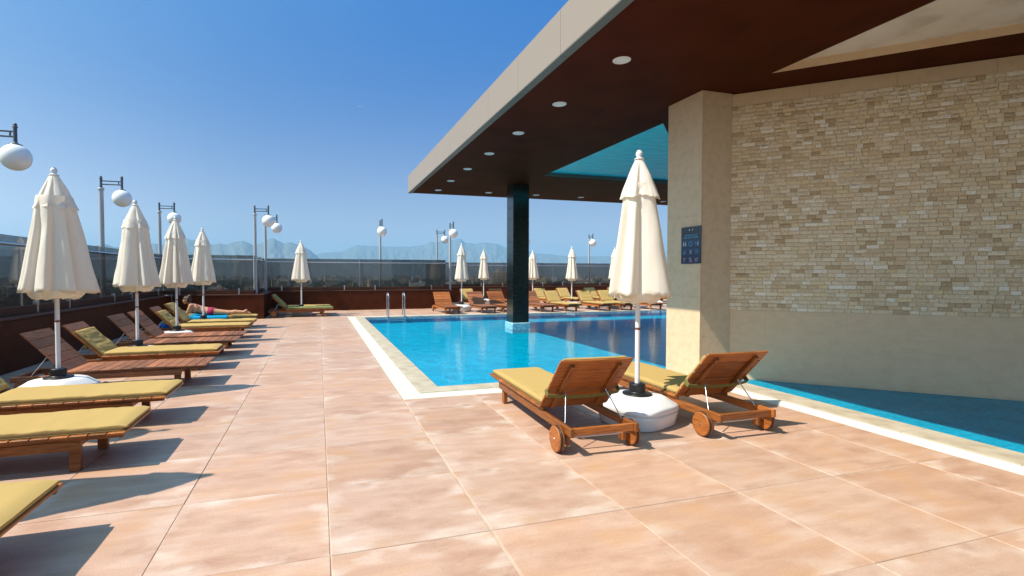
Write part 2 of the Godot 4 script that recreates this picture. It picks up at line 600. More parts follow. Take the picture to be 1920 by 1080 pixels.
func make_deck() -> void:
	var m := StandardMaterial3D.new()
	m.albedo_texture = tile_atlas()
	m.roughness = 0.46
	m.metallic_specular = 0.42
	M.tile = m
	var areas := [Rect2(-4.51, -18.1, 5.47, 20.8), Rect2(-1.77, -21.4, 2.73, 3.3), Rect2(0.96, -5.91, 4.06, 8.61),
		Rect2(0.96, -21.4, 19.04, 3.27), Rect2(5.6, -25.7, 14.4, 4.3), Rect2(16.1, -18.13, 3.9, 10.0)]
	var deck := setting("deck")
	var b := MB.new()
	for a: Rect2 in areas:
		b.box(Vector3(a.position.x, -0.3, a.position.y), Vector3(a.end.x, -0.005, a.end.y))
	part(deck, "bedding", b.mesh(), M.grout)
	var cells := []
	for a: Rect2 in areas:
		for i in range(floori((a.position.x - 0.05) / 0.9), ceili((a.end.x - 0.05) / 0.9)):
			for j in range(floori((a.position.y + 2.725) / 0.9), ceili((a.end.y + 2.725) / 0.9)):
				var r := Rect2(0.05 + 0.9 * i, -2.725 + 0.9 * j, 0.9, 0.9).intersection(a)
				if r.size.x > 0.03 and r.size.y > 0.03:
					var mid := r.get_center()
					var in_front := mid.y < -1.6 and mid.x > mid.y * 0.0 - 0.62 * -mid.y
					cells.append([(r.size.x * r.size.y / pow(mid.length(), 3.0)) * (1.0 if in_front else 0.001), r, 0.05 + 0.9 * i, -2.725 + 0.9 * j])
	cells.sort_custom(func(p: Array, q: Array) -> bool: return p[0] > q[0])
	var rest := MB.new()
	for k in cells.size():
		var r: Rect2 = cells[k][1]
		var top := rng.randf_range(-0.0012, 0.0012)
		if k < 295:
			var t := MB.new()
			var mid := r.get_center()
			tile_into(t, r.position.x - mid.x, r.position.y - mid.y, r.end.x - mid.x, r.end.y - mid.y, cells[k][2] - mid.x, cells[k][3] - mid.y, rng.randi() % 16, rng.randi() % 4, 0.0)
			part(deck, "tile", t.mesh(), m, Vector3(mid.x, top, mid.y))
		else:
			tile_into(rest, r.position.x, r.position.y, r.end.x, r.end.y, cells[k][2], cells[k][3], rng.randi() % 16, rng.randi() % 4, top)
	if rest.v.size():
		part(deck, "far_tiles", rest.mesh(), m).set_meta("kind", "stuff")


# ------------------------------------------------------------------ pools
func slab_run(parent: Node3D, called: String, a: Vector3, b: Vector3, width: float, piece: float, top: float, thick: float, mtl: Material) -> void:
	# stone pieces from a to b, width measured to the right-hand side of the run
	var along := b - a
	var n := maxi(1, roundi(along.length() / piece))
	var step := along / n
	var side := Vector3(-step.z, 0, step.x).normalized()
	var lenx := absf(step.x) + absf(side.x * width) - 0.003
	var lenz := absf(step.z) + absf(side.z * width) - 0.003
	var mesh := cbox(Vector3(lenx, thick, lenz), 0.005)
	for k in n:
		var mid := a + step * (k + 0.5) + side * width * 0.5
		part(parent, called, mesh, mtl, Vector3(mid.x, top - thick * 0.5, mid.z))


func grate_bars(parent: Node3D, lo: Vector2, hi: Vector2, along_z: bool, pitch: float) -> void:
	var b := MB.new()
	b.box(Vector3(lo.x, -0.06, lo.y), Vector3(hi.x, -0.045, hi.y))
	part(parent, "channel", b.mesh(), M.channel)
	b = MB.new()
	var span := hi - lo
	var w: float = span.x if along_z else span.y
	var n := roundi(w / pitch)
	for k in n:
		var c: float = (k + 0.5) * w / n
		var half := w / n * 0.37
		if along_z:
			b.cbox(Vector3(lo.x + c - half, -0.03, lo.y), Vector3(lo.x + c + half, 0.001, hi.y), 0.003)
		else:
			b.cbox(Vector3(lo.x, -0.03, lo.y + c - half), Vector3(hi.x, 0.001, lo.y + c + half), 0.003)
	# cross ties every 30 cm
	var run: float = span.y if along_z else span.x
	for k in roundi(run / 0.3):
		var c := (k + 0.5) * 0.3
		if along_z:
			b.box(Vector3(lo.x, -0.04, lo.y + c - 0.008), Vector3(hi.x, -0.018, lo.y + c + 0.008))
		else:
			b.box(Vector3(lo.x + c - 0.008, -0.04, lo.y), Vector3(lo.x + c + 0.008, -0.018, hi.y))
	part(parent, "bars", b.mesh(), M.grate).set_meta("kind", "stuff")


func basin(parent: Node3D, points: PackedVector2Array, depth: float) -> void:
	var b := MB.new()
	b.poly(points, -depth, true)
	for k in points.size():
		var p := points[k]
		var q := points[(k + 1) % points.size()]
		b.quad(Vector3(p.x, -depth, p.y), Vector3(q.x, -depth, q.y), Vector3(q.x, -0.02, q.y), Vector3(p.x, -0.02, p.y))
	part(parent, "basin", b.mesh(), M.mosaic)
	# pale row of mosaic along the water line
	b = MB.new()
	for k in points.size():
		var p := points[k]
		var q := points[(k + 1) % points.size()]
		var d := (q - p).normalized()
		var inw := Vector2(d.y, -d.x) * 0.006
		b.quad(Vector3(p.x + inw.x, -minf(0.10, depth), p.y + inw.y), Vector3(q.x + inw.x, -minf(0.10, depth), q.y + inw.y), Vector3(q.x + inw.x, -0.015, q.y + inw.y), Vector3(p.x + inw.x, -0.015, p.y + inw.y))
	part(parent, "waterline_mosaic", b.mesh(), M.mosaic_pale)


const POOL_DEPTH := 0.22

func make_pool() -> void:
	var pool := setting("main_pool")
	# corners run so that the water lies to the right of each edge (seen from above, x right, z down)
	basin(pool, PackedVector2Array([Vector2(1.51, -6.46), Vector2(15.8, -6.46), Vector2(15.8, -17.6), Vector2(1.51, -17.6)]), POOL_DEPTH)
	var rim := setting("pool_rim")
	slab_run(rim, "coping_stone", Vector3(1.51, 0, -6.46), Vector3(1.51, 0, -17.6), -0.29, 0.9, 0.006, 0.12, M.coping)
	slab_run(rim, "coping_stone", Vector3(1.22, 0, -6.46), Vector3(5.22, 0, -6.46), 0.29, 0.9, 0.006, 0.12, M.coping)
	slab_run(rim, "coping_stone", Vector3(5.78, 0, -6.46), Vector3(15.8, 0, -6.46), 0.29, 0.9, 0.006, 0.12, M.coping)
	slab_run(rim, "coping_stone", Vector3(1.22, 0, -17.6), Vector3(15.8, 0, -17.6), -0.27, 0.9, 0.006, 0.12, M.coping)
	slab_run(rim, "coping_stone", Vector3(15.8, 0, -17.87), Vector3(15.8, 0, -6.17), -0.3, 0.9, 0.006, 0.12, M.coping)
	grate_bars(rim, Vector2(0.965, -17.87), Vector2(1.215, -6.17), true, 0.031)
	grate_bars(rim, Vector2(0.965, -6.165), Vector2(5.22, -5.915), true, 0.031)
	grate_bars(rim, Vector2(0.965, -18.125), Vector2(15.8, -17.88), false, 0.031)

	var side := setting("side_pool")
	basin(side, PackedVector2Array([Vector2(5.62, 1.5), Vector2(13.85, 1.5), Vector2(5.9, -5.90), Vector2(5.62, -5.90)]), 0.026)
	slab_run(rim, "coping_stone", Vector3(5.26, 0, -5.87), Vector3(5.26, 0, 2.7), -0.36, 0.9, 0.006, 0.12, M.coping)
	grate_bars(rim, Vector2(5.02, -5.91), Vector2(5.255, 2.7), true, 0.031)

	var wtr := setting("pool_water")
	var b := MB.new()
	b.quad(Vector3(1.50, -0.012, -6.45), Vector3(15.81, -0.012, -6.45), Vector3(15.81, -0.012, -17.61), Vector3(1.50, -0.012, -17.61))
	part(wtr, "main_surface", b.mesh(), M.water)
	b = MB.new()
	b.poly(PackedVector2Array([Vector2(5.61, 1.5), Vector2(13.85, 1.5), Vector2(5.9, -5.90), Vector2(5.61, -5.90)]), -0.012, true)
	part(wtr, "side_surface", b.mesh(), M.water)


# ------------------------------------------------------------------ parapets with glass railings
# a plinth run: a..b is its front face at deck level seen from the terrace, 'back' points away from the terrace
func plinth(label: String, a: Vector3, b: Vector3, back: Vector3, depth: float, open_a := 0.0, open_b := 0.0) -> void:
	var o := thing("parapet_wall", label, "parapet", (a + b) * 0.5)
	var along := (b - a).normalized()
	var length := (b - a).length()
	var yaw := atan2(-along.z, along.x)
	var n := maxi(1, roundi(length / 1.9))
	var step := length / n
	var sgn := signf(along.cross(Vector3.UP).dot(-back))   # local +z is along x up
	var core := MB.new()
	core.box(Vector3(-length * 0.5, -0.35, minf(-sgn * 0.03, -sgn * depth)), Vector3(length * 0.5, 0.785, maxf(-sgn * 0.03, -sgn * depth)))
	part(o, "core", core.mesh(), M.brown, Vector3.ZERO, Vector3(0, yaw, 0))
	for k in n:
		var c := (-length * 0.5 + (k + 0.5) * step)
		var local := Vector3(c, 0.39, -sgn * 0.012).rotated(Vector3.UP, yaw)
		part(o, "panel", cbox(Vector3(step - 0.006, 0.78, 0.024), 0.003), M.brown, local, Vector3(0, yaw, 0))
	var cap := MB.new()
	cap.cbox(Vector3(-length * 0.5 - open_a, 0.79, minf(sgn * 0.012, -sgn * depth)), Vector3(length * 0.5 + open_b, 0.826, maxf(sgn * 0.012, -sgn * depth)), 0.006)
	part(o, "cap", cap.mesh(), M.brown_cap, Vector3.ZERO, Vector3(0, yaw, 0))


func railing(label: String, a: Vector3, b: Vector3, inward: Vector3) -> void:
	var o := thing("glass_railing", label, "railing", (a + b) * 0.5 + Vector3(0, 0.826, 0))
	var along := (b - a).normalized()
	var length := (b - a).length()
	var yaw := atan2(-along.z, along.x)
	var n := maxi(1, roundi(length / 3.55))
	var step := length / n
	var rot := Vector3(0, yaw, 0)
	var inl := inward.rotated(Vector3.UP, -yaw)
	var put := func(called: String, mesh: Mesh, m: Material, at: Vector3) -> MeshInstance3D:
		return part(o, called, mesh, m, at.rotated(Vector3.UP, yaw), rot)
	var clip := MB.new()
	clip.tube([Vector3(0, 0, 0), inl * 0.075], 0.012, 8)
	var clip_mesh := clip.mesh()
	for k in n:
		var c := -length * 0.5 + (k + 0.5) * step
		put.call("pane", cbox(Vector3(step - 0.012, 1.17, 0.014), 0.002), M.glass, Vector3(c, 0.725, 0))
		for s: float in [-0.33, 0.33]:
			put.call("clip", clip_mesh, M.steel, Vector3(c + s * step, 1.085, 0))
			put.call("foot", cbox(Vector3(0.045, 0.20, 0.075), 0.004), M.dull_steel, Vector3(c + s * step, 0.102, 0))
		if k > 0:
			put.call("joint_strip", cbox(Vector3(0.016, 1.18, 0.022), 0.002), M.dull_steel, Vector3(c - step * 0.5, 0.725, 0))
	var ledge_strip := MB.new()  # upright strip standing in for the reflecting top of a wide ledge
	ledge_strip.cbox(Vector3(-length * 0.5, 0.002, -0.03), Vector3(length * 0.5, 0.142, 0.03), 0.004)
	put.call("ledge_stand_in", ledge_strip.mesh(), M.brown_cap, Vector3.ZERO)
	var rail := MB.new()
	rail.tube([Vector3(-length * 0.5, 1.165, 0) + inl * 0.075, Vector3(length * 0.5, 1.165, 0) + inl * 0.075], 0.025, 10)
	put.call("handrail", rail.mesh(), M.steel, Vector3.ZERO)


func make_parapets() -> void:
	plinth("dark brown metal plinth along the loungers on the left", Vector3(-4.51, 0, 2.7), Vector3(-4.51, 0, -18.1), Vector3(-1, 0, 0), 0.6)
	plinth("short brown plinth facing the viewer behind the sunbathing woman", Vector3(-4.51, 0, -18.1), Vector3(-1.77, 0, -18.1), Vector3(0, 0, -1), 0.5)
	plinth("shaded brown plinth side at the head of the corner loungers", Vector3(-1.77, 0, -18.6), Vector3(-1.77, 0, -21.4), Vector3(-1, 0, 0), 0.6)
	plinth("long brown plinth behind the pool ladder", Vector3(-2.37, 0, -21.4), Vector3(5.6, 0, -21.4), Vector3(0, 0, -1), 0.5)
	plinth("brown plinth return hidden beside the tinted glass step", Vector3(5.6, 0, -21.9), Vector3(5.6, 0, -25.7), Vector3(-1, 0, 0), 0.4)
	plinth("brown plinth at the far end behind the double row of loungers", Vector3(5.2, 0, -25.7), Vector3(20.4, 0, -25.7), Vector3(0, 0, -1), 0.5)
	plinth("brown plinth closing the terrace on the far right", Vector3(20.0, 0, -25.7), Vector3(20.0, 0, 2.7), Vector3(1, 0, 0), 0.5)
	railing("tinted glass railing above the plinth along the left loungers", Vector3(-4.8, 0, 2.7), Vector3(-4.8, 0, -18.32), Vector3(1, 0, 0))
	railing("short tinted glass railing behind the sunbathing woman", Vector3(-4.79, 0, -18.33), Vector3(-2.1, 0, -18.33), Vector3(0, 0, 1))
	railing("short tinted glass return between the two lamp posts at the corner", Vector3(-2.08, 0, -18.34), Vector3(-2.08, 0, -21.66), Vector3(1, 0, 0))
	railing("long tinted glass railing above the plinth behind the pool ladder", Vector3(-2.07, 0, -21.68), Vector3(5.42, 0, -21.68), Vector3(0, 0, 1))
	railing("tinted glass return at the step in the far railing", Vector3(5.43, 0, -21.7), Vector3(5.43, 0, -25.96), Vector3(1, 0, 0))
	railing("tinted glass railing at the far end behind the double row of loungers", Vector3(5.44, 0, -25.98), Vector3(20.2, 0, -25.98), Vector3(0, 0, 1))


# ------------------------------------------------------------------ roof canopy
func make_roof() -> void:
	var roof := thing("roof_canopy", "large flat canopy roof with beige fascia and dark brown soffit over the pool", "roof", Vector3.ZERO)
	var x0 := 2.77
	var x1 := 14.5
	var z0 := -16.0
	var z1 := 3.8
	var y1 := 4.645
	# fascia panels on the long left edge, 1.33 m each, then on the far edge
	var n := roundi((z1 - z0) / 1.3285)
	var step := (z1 - z0) / n
	for k in n:
		part(roof, "fascia_panel", cbox(Vector3(0.03, y1 - SOFFIT, step - 0.008), 0.003), M.fascia, Vector3(x0 + 0.015, (SOFFIT + y1) * 0.5, z0 + (k + 0.5) * step))
		part(roof, "bottom_flange", cbox(Vector3(0.115, 0.012, step - 0.008), 0.002), M.flange, Vector3(x0 + 0.058, SOFFIT - 0.007, z0 + (k + 0.5) * step))
	n = roundi((x1 - x0) / 1.33)
	step = (x1 - x0 - 0.03) / n
	for k in n:
		part(roof, "fascia_panel", cbox(Vector3(step - 0.008, y1 - SOFFIT, 0.03), 0.003), M.fascia, Vector3(x0 + 0.035 + (k + 0.5) * step, (SOFFIT + y1) * 0.5, z0 + 0.015))
	var b := MB.new()
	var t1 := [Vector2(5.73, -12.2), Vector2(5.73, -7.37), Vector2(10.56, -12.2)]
	var t2 := [Vector2(5.66, -5.14), Vector2(5.66, 2.6), Vector2(13.4, 2.6)]
	var ys := SOFFIT + 0.004
	b.poly(PackedVector2Array([Vector2(x0 + 0.03, z0 + 0.03), Vector2(5.66, z0 + 0.03), Vector2(5.66, z1), Vector2(x0 + 0.03, z1)]), ys, false)
	b.poly(PackedVector2Array([Vector2(5.66, z0 + 0.03), Vector2(x1, z0 + 0.03), Vector2(x1, -12.2), t1[2], t1[0], Vector2(5.66, -12.2)]), ys, false)
	b.poly(PackedVector2Array([Vector2(5.66, -12.2), t1[0], t1[1], t1[2], Vector2(x1, -12.2), Vector2(x1, z1), Vector2(5.66, z1), Vector2(5.66, 2.6), t2[2], t2[0]]), ys, false)
	part(roof, "soffit", b.mesh(), M.soffit)
	# recesses: painted sides and a glossy stretched ceiling 22 cm up
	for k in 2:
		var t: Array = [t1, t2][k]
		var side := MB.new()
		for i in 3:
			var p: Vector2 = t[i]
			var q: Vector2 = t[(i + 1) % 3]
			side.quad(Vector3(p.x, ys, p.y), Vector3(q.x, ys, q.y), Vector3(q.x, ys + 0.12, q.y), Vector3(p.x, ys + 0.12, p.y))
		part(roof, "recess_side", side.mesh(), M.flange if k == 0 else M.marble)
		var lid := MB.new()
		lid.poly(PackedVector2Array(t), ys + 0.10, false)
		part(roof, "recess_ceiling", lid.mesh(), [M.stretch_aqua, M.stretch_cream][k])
	var top := MB.new()
	top.box(Vector3(x0 + 0.031, SOFFIT + 0.27, z0 + 0.031), Vector3(x1, y1 - 0.02, z1))
	part(roof, "slab", top.mesh(), M.roof_top)
	# recessed downlights
	var ring := MB.new()
	ring.lathe([Vector2(0.078, 0.0), Vector2(0.080, -0.010), Vector2(0.095, -0.012), Vector2(0.108, -0.006), Vector2(0.109, 0.0)], 24)
	var lens := MB.new()
	lens.lathe([Vector2(0.081, -0.002), Vector2(0.05, -0.006), Vector2(0.005, -0.008)], 24)
	var ring_mesh := ring.mesh()
	var lens_mesh := lens.mesh()
	var spots := []
	for k in 6:
		spots.append(Vector2(3.56, -5.36 - 1.647 * k))
	spots.append(Vector2(3.56, -3.71))
	for k in 6:
		spots.append(Vector2(3.58 + 1.655 * k, -15.2))
	for p: Vector2 in spots:
		var l := part(roof, "downlight", ring_mesh, M.downlight, Vector3(p.x, ys - 0.001, p.y))
		part(l, "lens", lens_mesh, M.downlight)


# ------------------------------------------------------------------ pillar and stone wall
func make_pillar_and_wall() -> void:
	var px0 := 5.23
	var px1 := 5.755
	var pz0 := -6.60
	var pz1 := -5.88
	var p := thing("stone_pillar", "square beige stone pillar between the pool and the stone wall", "pillar", Vector3((px0 + px1) * 0.5, 0, (pz0 + pz1) * 0.5))
	var sx := px1 - px0
	var sz := pz1 - pz0
	part(p, "core", cbox(Vector3(sx - 0.05, SOFFIT + 0.6, sz - 0.05), 0.003), M.joint, Vector3(0, (SOFFIT - 0.6) * 0.5, 0))
	var rows := 7
	var hh := SOFFIT / rows
	for k in rows:
		var y := (k + 0.5) * hh
		for s: float in [-1.0, 1.0]:
			part(p, "slab", cbox(Vector3(0.024, hh - 0.0006, sz), 0.0015), M.marble, Vector3(s * (sx * 0.5 - 0.012), y, 0))
			part(p, "slab", cbox(Vector3(sx - 0.051, hh - 0.0006, 0.024), 0.0004), M.marble, Vector3(0, y, s * (sz * 0.5 - 0.012)))

	# the wall runs from the pillar towards the viewer's right; local x along it, local z out of its face
	var at := Vector3(5.76, 0, -5.90)
	var w := thing("stone_wall", "tall wall of split beige stones rising from the side pool", "wall", at, WALL_YAW)
	var length := 9.5
	var core := MB.new()
	core.box(Vector3(0.0, -0.6, -0.35), Vector3(length, SOFFIT - 0.002, -0.007))
	part(w, "core", core.mesh(), M.joint)
	for r in 2:
		var h := 0.4875
		var n := 10
		for k in n + 1:
			var x0 := maxf(0.0, (k - 0.5 * r) * length / n)
			var x1 := minf(length, (k + 1 - 0.5 * r) * length / n)
			if x1 - x0 > 0.02:
				part(w, "base_slab", cbox(Vector3(x1 - x0 - 0.0006, h - 0.0006, 0.028), 0.0004), M.marble, Vector3((x0 + x1) * 0.5, h * (r + 0.5), -0.014))
	part(w, "base_slab", cbox(Vector3(length, 0.5, 0.028), 0.002), M.marble, Vector3(length * 0.5, -0.251, -0.014))
	for k in 10:
		part(w, "top_slab", cbox(Vector3(length / 10 - 0.002, 0.175, 0.028), 0.002), M.marble, Vector3((k + 0.5) * length / 10, 4.017, -0.014))
	# split-face strips between 0.977 and 3.927
	var rows_n := 55
	var rh := (3.927 - 0.977) / rows_n
	var sizes := [0.07, 0.085, 0.10, 0.12, 0.14, 0.165]
	var stones := []
	for r in rows_n:
		var x := 0.004
		while x < length - 0.03:
			var li := rng.randi() % 6
			var l: float = minf(sizes[li], length - x)
			stones.append([x + l * 0.5, 0.977 + (r + 0.5) * rh, l, li if l == sizes[li] else -1])
			x += l
	# the nearest stones in the picture lie about 2.0 to 3.2 m along the wall
	stones.sort_custom(func(a: Array, b: Array) -> bool: return absf(a[0] - 2.75) + absf(a[1] - 1.5) * 0.05 < absf(b[0] - 2.75) + absf(b[1] - 1.5) * 0.05)
	var variants := []
	for li in 6:
		for q in 4:
			var b := MB.new()
			stone_into(b, Vector3.ZERO, sizes[li] - 0.002, rh - 0.002)
			variants.append(b.mesh())
	var rest := MB.new()
	rest.tinted = true
	var single := 0
	for s: Array in stones:
		var tone := pick_tone()
		if single < 298 and s[3] >= 0:
			part(w, "stone", variants[s[3] * 4 + rng.randi() % 4], M.stone[tone], Vector3(s[0], s[1], rng.randf_range(-0.003, 0.005)))
			single += 1
		else:
			var c: Color = M.stone_tones[tone].srgb_to_linear()
			rest.tint = c
			stone_into(rest, Vector3(s[0], s[1], rng.randf_range(-0.003, 0.005)), s[2] - 0.002, rh - 0.002)
	part(w, "stones_beyond", rest.mesh(), M.stone_all).set_meta("kind", "stuff")


func pick_tone() -> int:
	var r := rng.randf()
	if r < 0.06:
		return 5
	if r < 0.14:
		return 3
	return [0, 1, 2, 4, 6, 7, 0, 4][rng.randi() % 8]


func stone_into(b: MB, at: Vector3, l: float, h: float) -> void:
	var x := l * 0.5
	var y := h * 0.5
	var f := []
	for c in [[-1, -1], [1, -1], [1, 1], [-1, 1]]:
		f.append(at + Vector3(c[0] * (x - 0.002), c[1] * (y - 0.002), rng.randf_range(0.0, 0.004)))
	var m1 := at + Vector3(-x * 0.35 + rng.randf_range(-0.1, 0.1) * x, rng.randf_range(-0.2, 0.2) * y, rng.randf_range(0.002, 0.008))
	var m2 := at + Vector3(x * 0.35 + rng.randf_range(-0.1, 0.1) * x, rng.randf_range(-0.2, 0.2) * y, rng.randf_range(0.002, 0.008))
	b.tri(f[0], m1, f[3])
	b.quad(f[0], f[1], m2, m1)
	b.tri(f[1], f[2], m2)
	b.quad(m1, m2, f[2], f[3])
	var k := []
	for c in [[-1, -1], [1, -1], [1, 1], [-1, 1]]:
		k.append(at + Vector3(c[0] * x, c[1] * y, -0.012))
	for i in 4:
		var j := (i + 1) % 4
		b.quad(k[i], k[j], f[j], f[i])


# ------------------------------------------------------------------ column in the pool
func make_column() -> void:
	var s := 0.50
	var c := thing("tiled_column", "dark glossy tiled column standing in the pool under the roof", "column", Vector3(5.65, 0, -13.76))
	part(c, "core", cbox(Vector3(s - 0.03, SOFFIT + POOL_DEPTH, s - 0.03), 0.002), M.column_core, Vector3(0, (SOFFIT - POOL_DEPTH) * 0.5, 0))
	var rows := 12
	var h := (SOFFIT - 0.08) / rows
	for k in rows:
		var y := 0.08 + (k + 0.5) * h
		for d: float in [-1.0, 1.0]:
			part(c, "tile", cbox(Vector3(0.014, h - 0.005, s - 0.003), 0.002), M.column_tile, Vector3(d * (s * 0.5 - 0.007), y, 0))
			part(c, "tile", cbox(Vector3(s - 0.032, h - 0.005, 0.014), 0.002), M.column_tile, Vector3(0, y, d * (s * 0.5 - 0.007)))
	part(c, "collar", cbox(Vector3(s + 0.09, 0.55, s + 0.09), 0.02), M.mosaic_pale, Vector3(0, 0.085 - 0.275, 0))


# ------------------------------------------------------------------ loungers
# Local axes: the wheel axle stands at the origin, +x runs to the foot end, z across.
func pad_mesh(l: float, w: float, t: float, seed_: int, wrinkle: float) -> ArrayMesh:
	var nz := noise(seed_, 1.0, 3)
	var b := MB.new()
	var rings := []
	var nx := 30
	for i in nx + 1:
		var u := float(i) / nx
		var x := l * u
		var fall := pow(clampf(minf(u, 1 - u) * l / 0.025, 0.0, 1.0), 0.5)
		var ring := PackedVector3Array()
		for k in 36:
			var a := TAU * k / 36.0
			var cz := signf(cos(a)) * pow(absf(cos(a)), 0.22)
			var cy := signf(sin(a)) * pow(absf(sin(a)), 0.45)
			var z := cz * w * 0.5 * (0.985 + 0.015 * fall)
			var y := cy * t * 0.5 * (0.35 + 0.65 * fall)
			if cy > 0:
				y += nz.get_noise_2d(x * 9.0, z * 9.0) * wrinkle + nz.get_noise_2d(x * 2.0 + 40, z * 2.0) * wrinkle * 0.8
			ring.append(Vector3(x, y, z))
		rings.append(ring)
	b.loft(rings)
	return b.mesh()


var pads := {}

func make_lounger(label: String, tone: String, group: String, cushion: bool, recline := 48.0, pad_slip := 0.0, pad_mat: Material = null) -> Node3D:
	var o := thing("sun_lounger", label, "sun lounger", Vector3.ZERO, 0.0, group)
	var wd := func(axis: String) -> Material: return M["%s_%s%d" % [tone, axis, rng.randi() % 4]]
	var hinge := Vector3(0.40, 0.275, 0)
	# side rails, legs, cross bars
	for s: float in [-1.0, 1.0]:
		part(o, "rail", cbox(Vector3(1.86, 0.072, 0.034), 0.004), wd.call("x"), Vector3(0.755, 0.205, s * 0.300))
		part(o, "leg", cbox(Vector3(0.075, 0.24, 0.045), 0.004), wd.call("x"), Vector3(1.63, 0.12, s * 0.262))
		part(o, "wheel_block", cbox(Vector3(0.07, 0.12, 0.034), 0.004), wd.call("x"), Vector3(0.0, 0.115, s * 0.266))
	part(o, "end_bar", cbox(Vector3(0.032, 0.062, 0.566), 0.004), wd.call("z"), Vector3(-0.135, 0.205, 0))
	part(o, "foot_bar", cbox(Vector3(0.032, 0.06, 0.478), 0.004), wd.call("z"), Vector3(1.63, 0.20, 0))
	part(o, "axle", rod_mesh(Vector3(0, 0, -0.385), Vector3(0, 0, 0.385), 0.009), M.dull_steel, Vector3(0, 0.115, 0))
	for s: float in [-1.0, 1.0]:
		var w := part(o, "wheel", wheel_mesh(), M["%s_x%d" % [tone, 0]], Vector3(0, 0.115, s * 0.355))
		part(w, "tyre", tyre_mesh(), M.black_plastic)
		part(w, "hub_bolt", cbox(Vector3(0.02, 0.02, 0.058), 0.005), M.steel)
	# lying surface: a light frame and slats from the hinge to the foot
	for s: float in [-1.0, 1.0]:
		part(o, "bearer", cbox(Vector3(1.55, 0.026, 0.03), 0.003), wd.call("x"), Vector3(1.185, 0.2555, s * 0.30))
	var n := 13
	var pitch := 1.575 / n
	for k in n:
		part(o, "slat", cbox(Vector3(pitch - 0.006, 0.020, 0.69), 0.004), wd.call("z"), Vector3(0.405 + (k + 0.5) * pitch, 0.279, 0))
	# backrest
	var a := deg_to_rad(recline)
	var dir := Vector3(-cos(a), sin(a), 0)
	var up := Vector3(sin(a), cos(a), 0)
	var rot := Vector3(0, 0, -a)
	var back := Node3D.new()
	back.name = "backrest"
	o.add_child(back, true)
	back.position = hinge + Vector3(-0.002, 0.005, 0)
	back.rotation = rot
	for s: float in [-1.0, 1.0]:
		part(back, "batten", cbox(Vector3(0.60, 0.03, 0.042), 0.004), wd.call("x"), Vector3(-0.315, -0.020, s * 0.225))
	for k in 5:
		part(back, "slat", cbox(Vector3(0.1275, 0.020, 0.69), 0.004), wd.call("z"), Vector3(-0.067 - k * 0.1325, 0.006, 0))
	for s: float in [-1.0, 1.0]:
		var top := hinge + dir * 0.30 + up * -0.045 + Vector3(0, 0, s * 0.195)
		part(o, "prop_rod", rod_mesh(top, Vector3(0.02, 0.235, s * 0.27), 0.0055), M.steel)
	if cushion:
		var pm: Material = pad_mat if pad_mat else M.cushion
		if pads.is_empty():
			pads.seat = [pad_mesh(1.54, 0.605, 0.055, 41, 0.006), pad_mesh(1.54, 0.605, 0.055, 42, 0.007)]
			pads.back = [pad_mesh(0.60, 0.605, 0.05, 43, 0.011), pad_mesh(0.60, 0.605, 0.05, 44, 0.009)]
			pads.pipe = [piping_mesh(1.54, 0.605), piping_mesh(0.60, 0.605)]
		var cu := Node3D.new()
		cu.name = "cushion"
		o.add_child(cu, true)
		var k := rng.randi() % 2
		part(cu, "seat_pad", pads.seat[k], pm, Vector3(0.44 - pad_slip * 0.3, 0.316, 0))
		part(cu, "seat_piping", pads.pipe[0], M.piping, Vector3(0.44 - pad_slip * 0.3, 0.305, 0))
		var at := hinge + dir * (0.60 - pad_slip + 0.045) + up * 0.045
		part(cu, "back_pad", pads.back[k], pm, at, rot)
		part(cu, "back_piping", pads.pipe[1], M.piping, at - up * 0.012, rot)
		var strap := MB.new()
		var loop := []
		for q in 13:
			var z := lerpf(-0.352, 0.352, q / 12.0)
			loop.append(Vector3(0, -0.045 - 0.03 * (1.0 - pow(z / 0.352, 2.0)), z))
		loop.push_front(Vector3(0, 0.02, -0.354))
		loop.push_back(Vector3(0, 0.02, 0.354))
		ribbon(strap, loop, Vector3(1, 0, 0), 0.05, 0.004)
		part(cu, "strap", strap.mesh(), M.olive, hinge + dir * 0.25, rot)
	return o


func ribbon(b: MB, pts: Array, across: Vector3, w: float, t: float) -> void:
	for i in pts.size() - 1:
		var p: Vector3 = pts[i]
		var q: Vector3 = pts[i + 1]
		var d := (q - p).normalized()
		var nn := d.cross(across).normalized() * t * 0.5
		var h := across * w * 0.5
		b.quad(p - h + nn, p + h + nn, q + h + nn, q - h + nn)
		b.quad(q - h - nn, q + h - nn, p + h - nn, p - h - nn)
		b.quad(p + h - nn, q + h - nn, q + h + nn, p + h + nn)
		b.quad(p - h + nn, q - h + nn, q - h - nn, p - h - nn)


func piping_mesh(l: float, w: float) -> ArrayMesh:
	var b := MB.new()
	var pts := []
	for c in [[0.02, -0.5], [0.98, -0.5], [0.995, -0.47], [0.995, 0.47], [0.98, 0.5], [0.02, 0.5], [0.005, 0.47], [0.005, -0.47], [0.02, -0.5]]:
		pts.append(Vector3(c[0] * l, -0.012, c[1] * w * 1.005))
	b.tube(pts, 0.006, 6)
	return b.mesh()


func rod_mesh(a: Vector3, b: Vector3, r: float) -> ArrayMesh:
	var m := MB.new()
	m.tube([a, b], r, 8)
	return m.mesh()


func wheel_mesh() -> ArrayMesh:
	if not mesh_cache.has("wheel"):
		var b := MB.new()
		var rings := []
		for p in [[0.100, -0.025], [0.108, -0.022], [0.110, -0.013], [0.104, -0.006], [0.104, 0.006], [0.110, 0.013], [0.108, 0.022], [0.100, 0.025]]:
			var ring := PackedVector3Array()
			for k in 32:
				var a := TAU * k / 32
				ring.append(Vector3(cos(a) * p[0], sin(a) * p[0], p[1]))
			rings.append(ring)
		b.loft(rings)
		mesh_cache["wheel"] = b.mesh()
	return mesh_cache["wheel"]


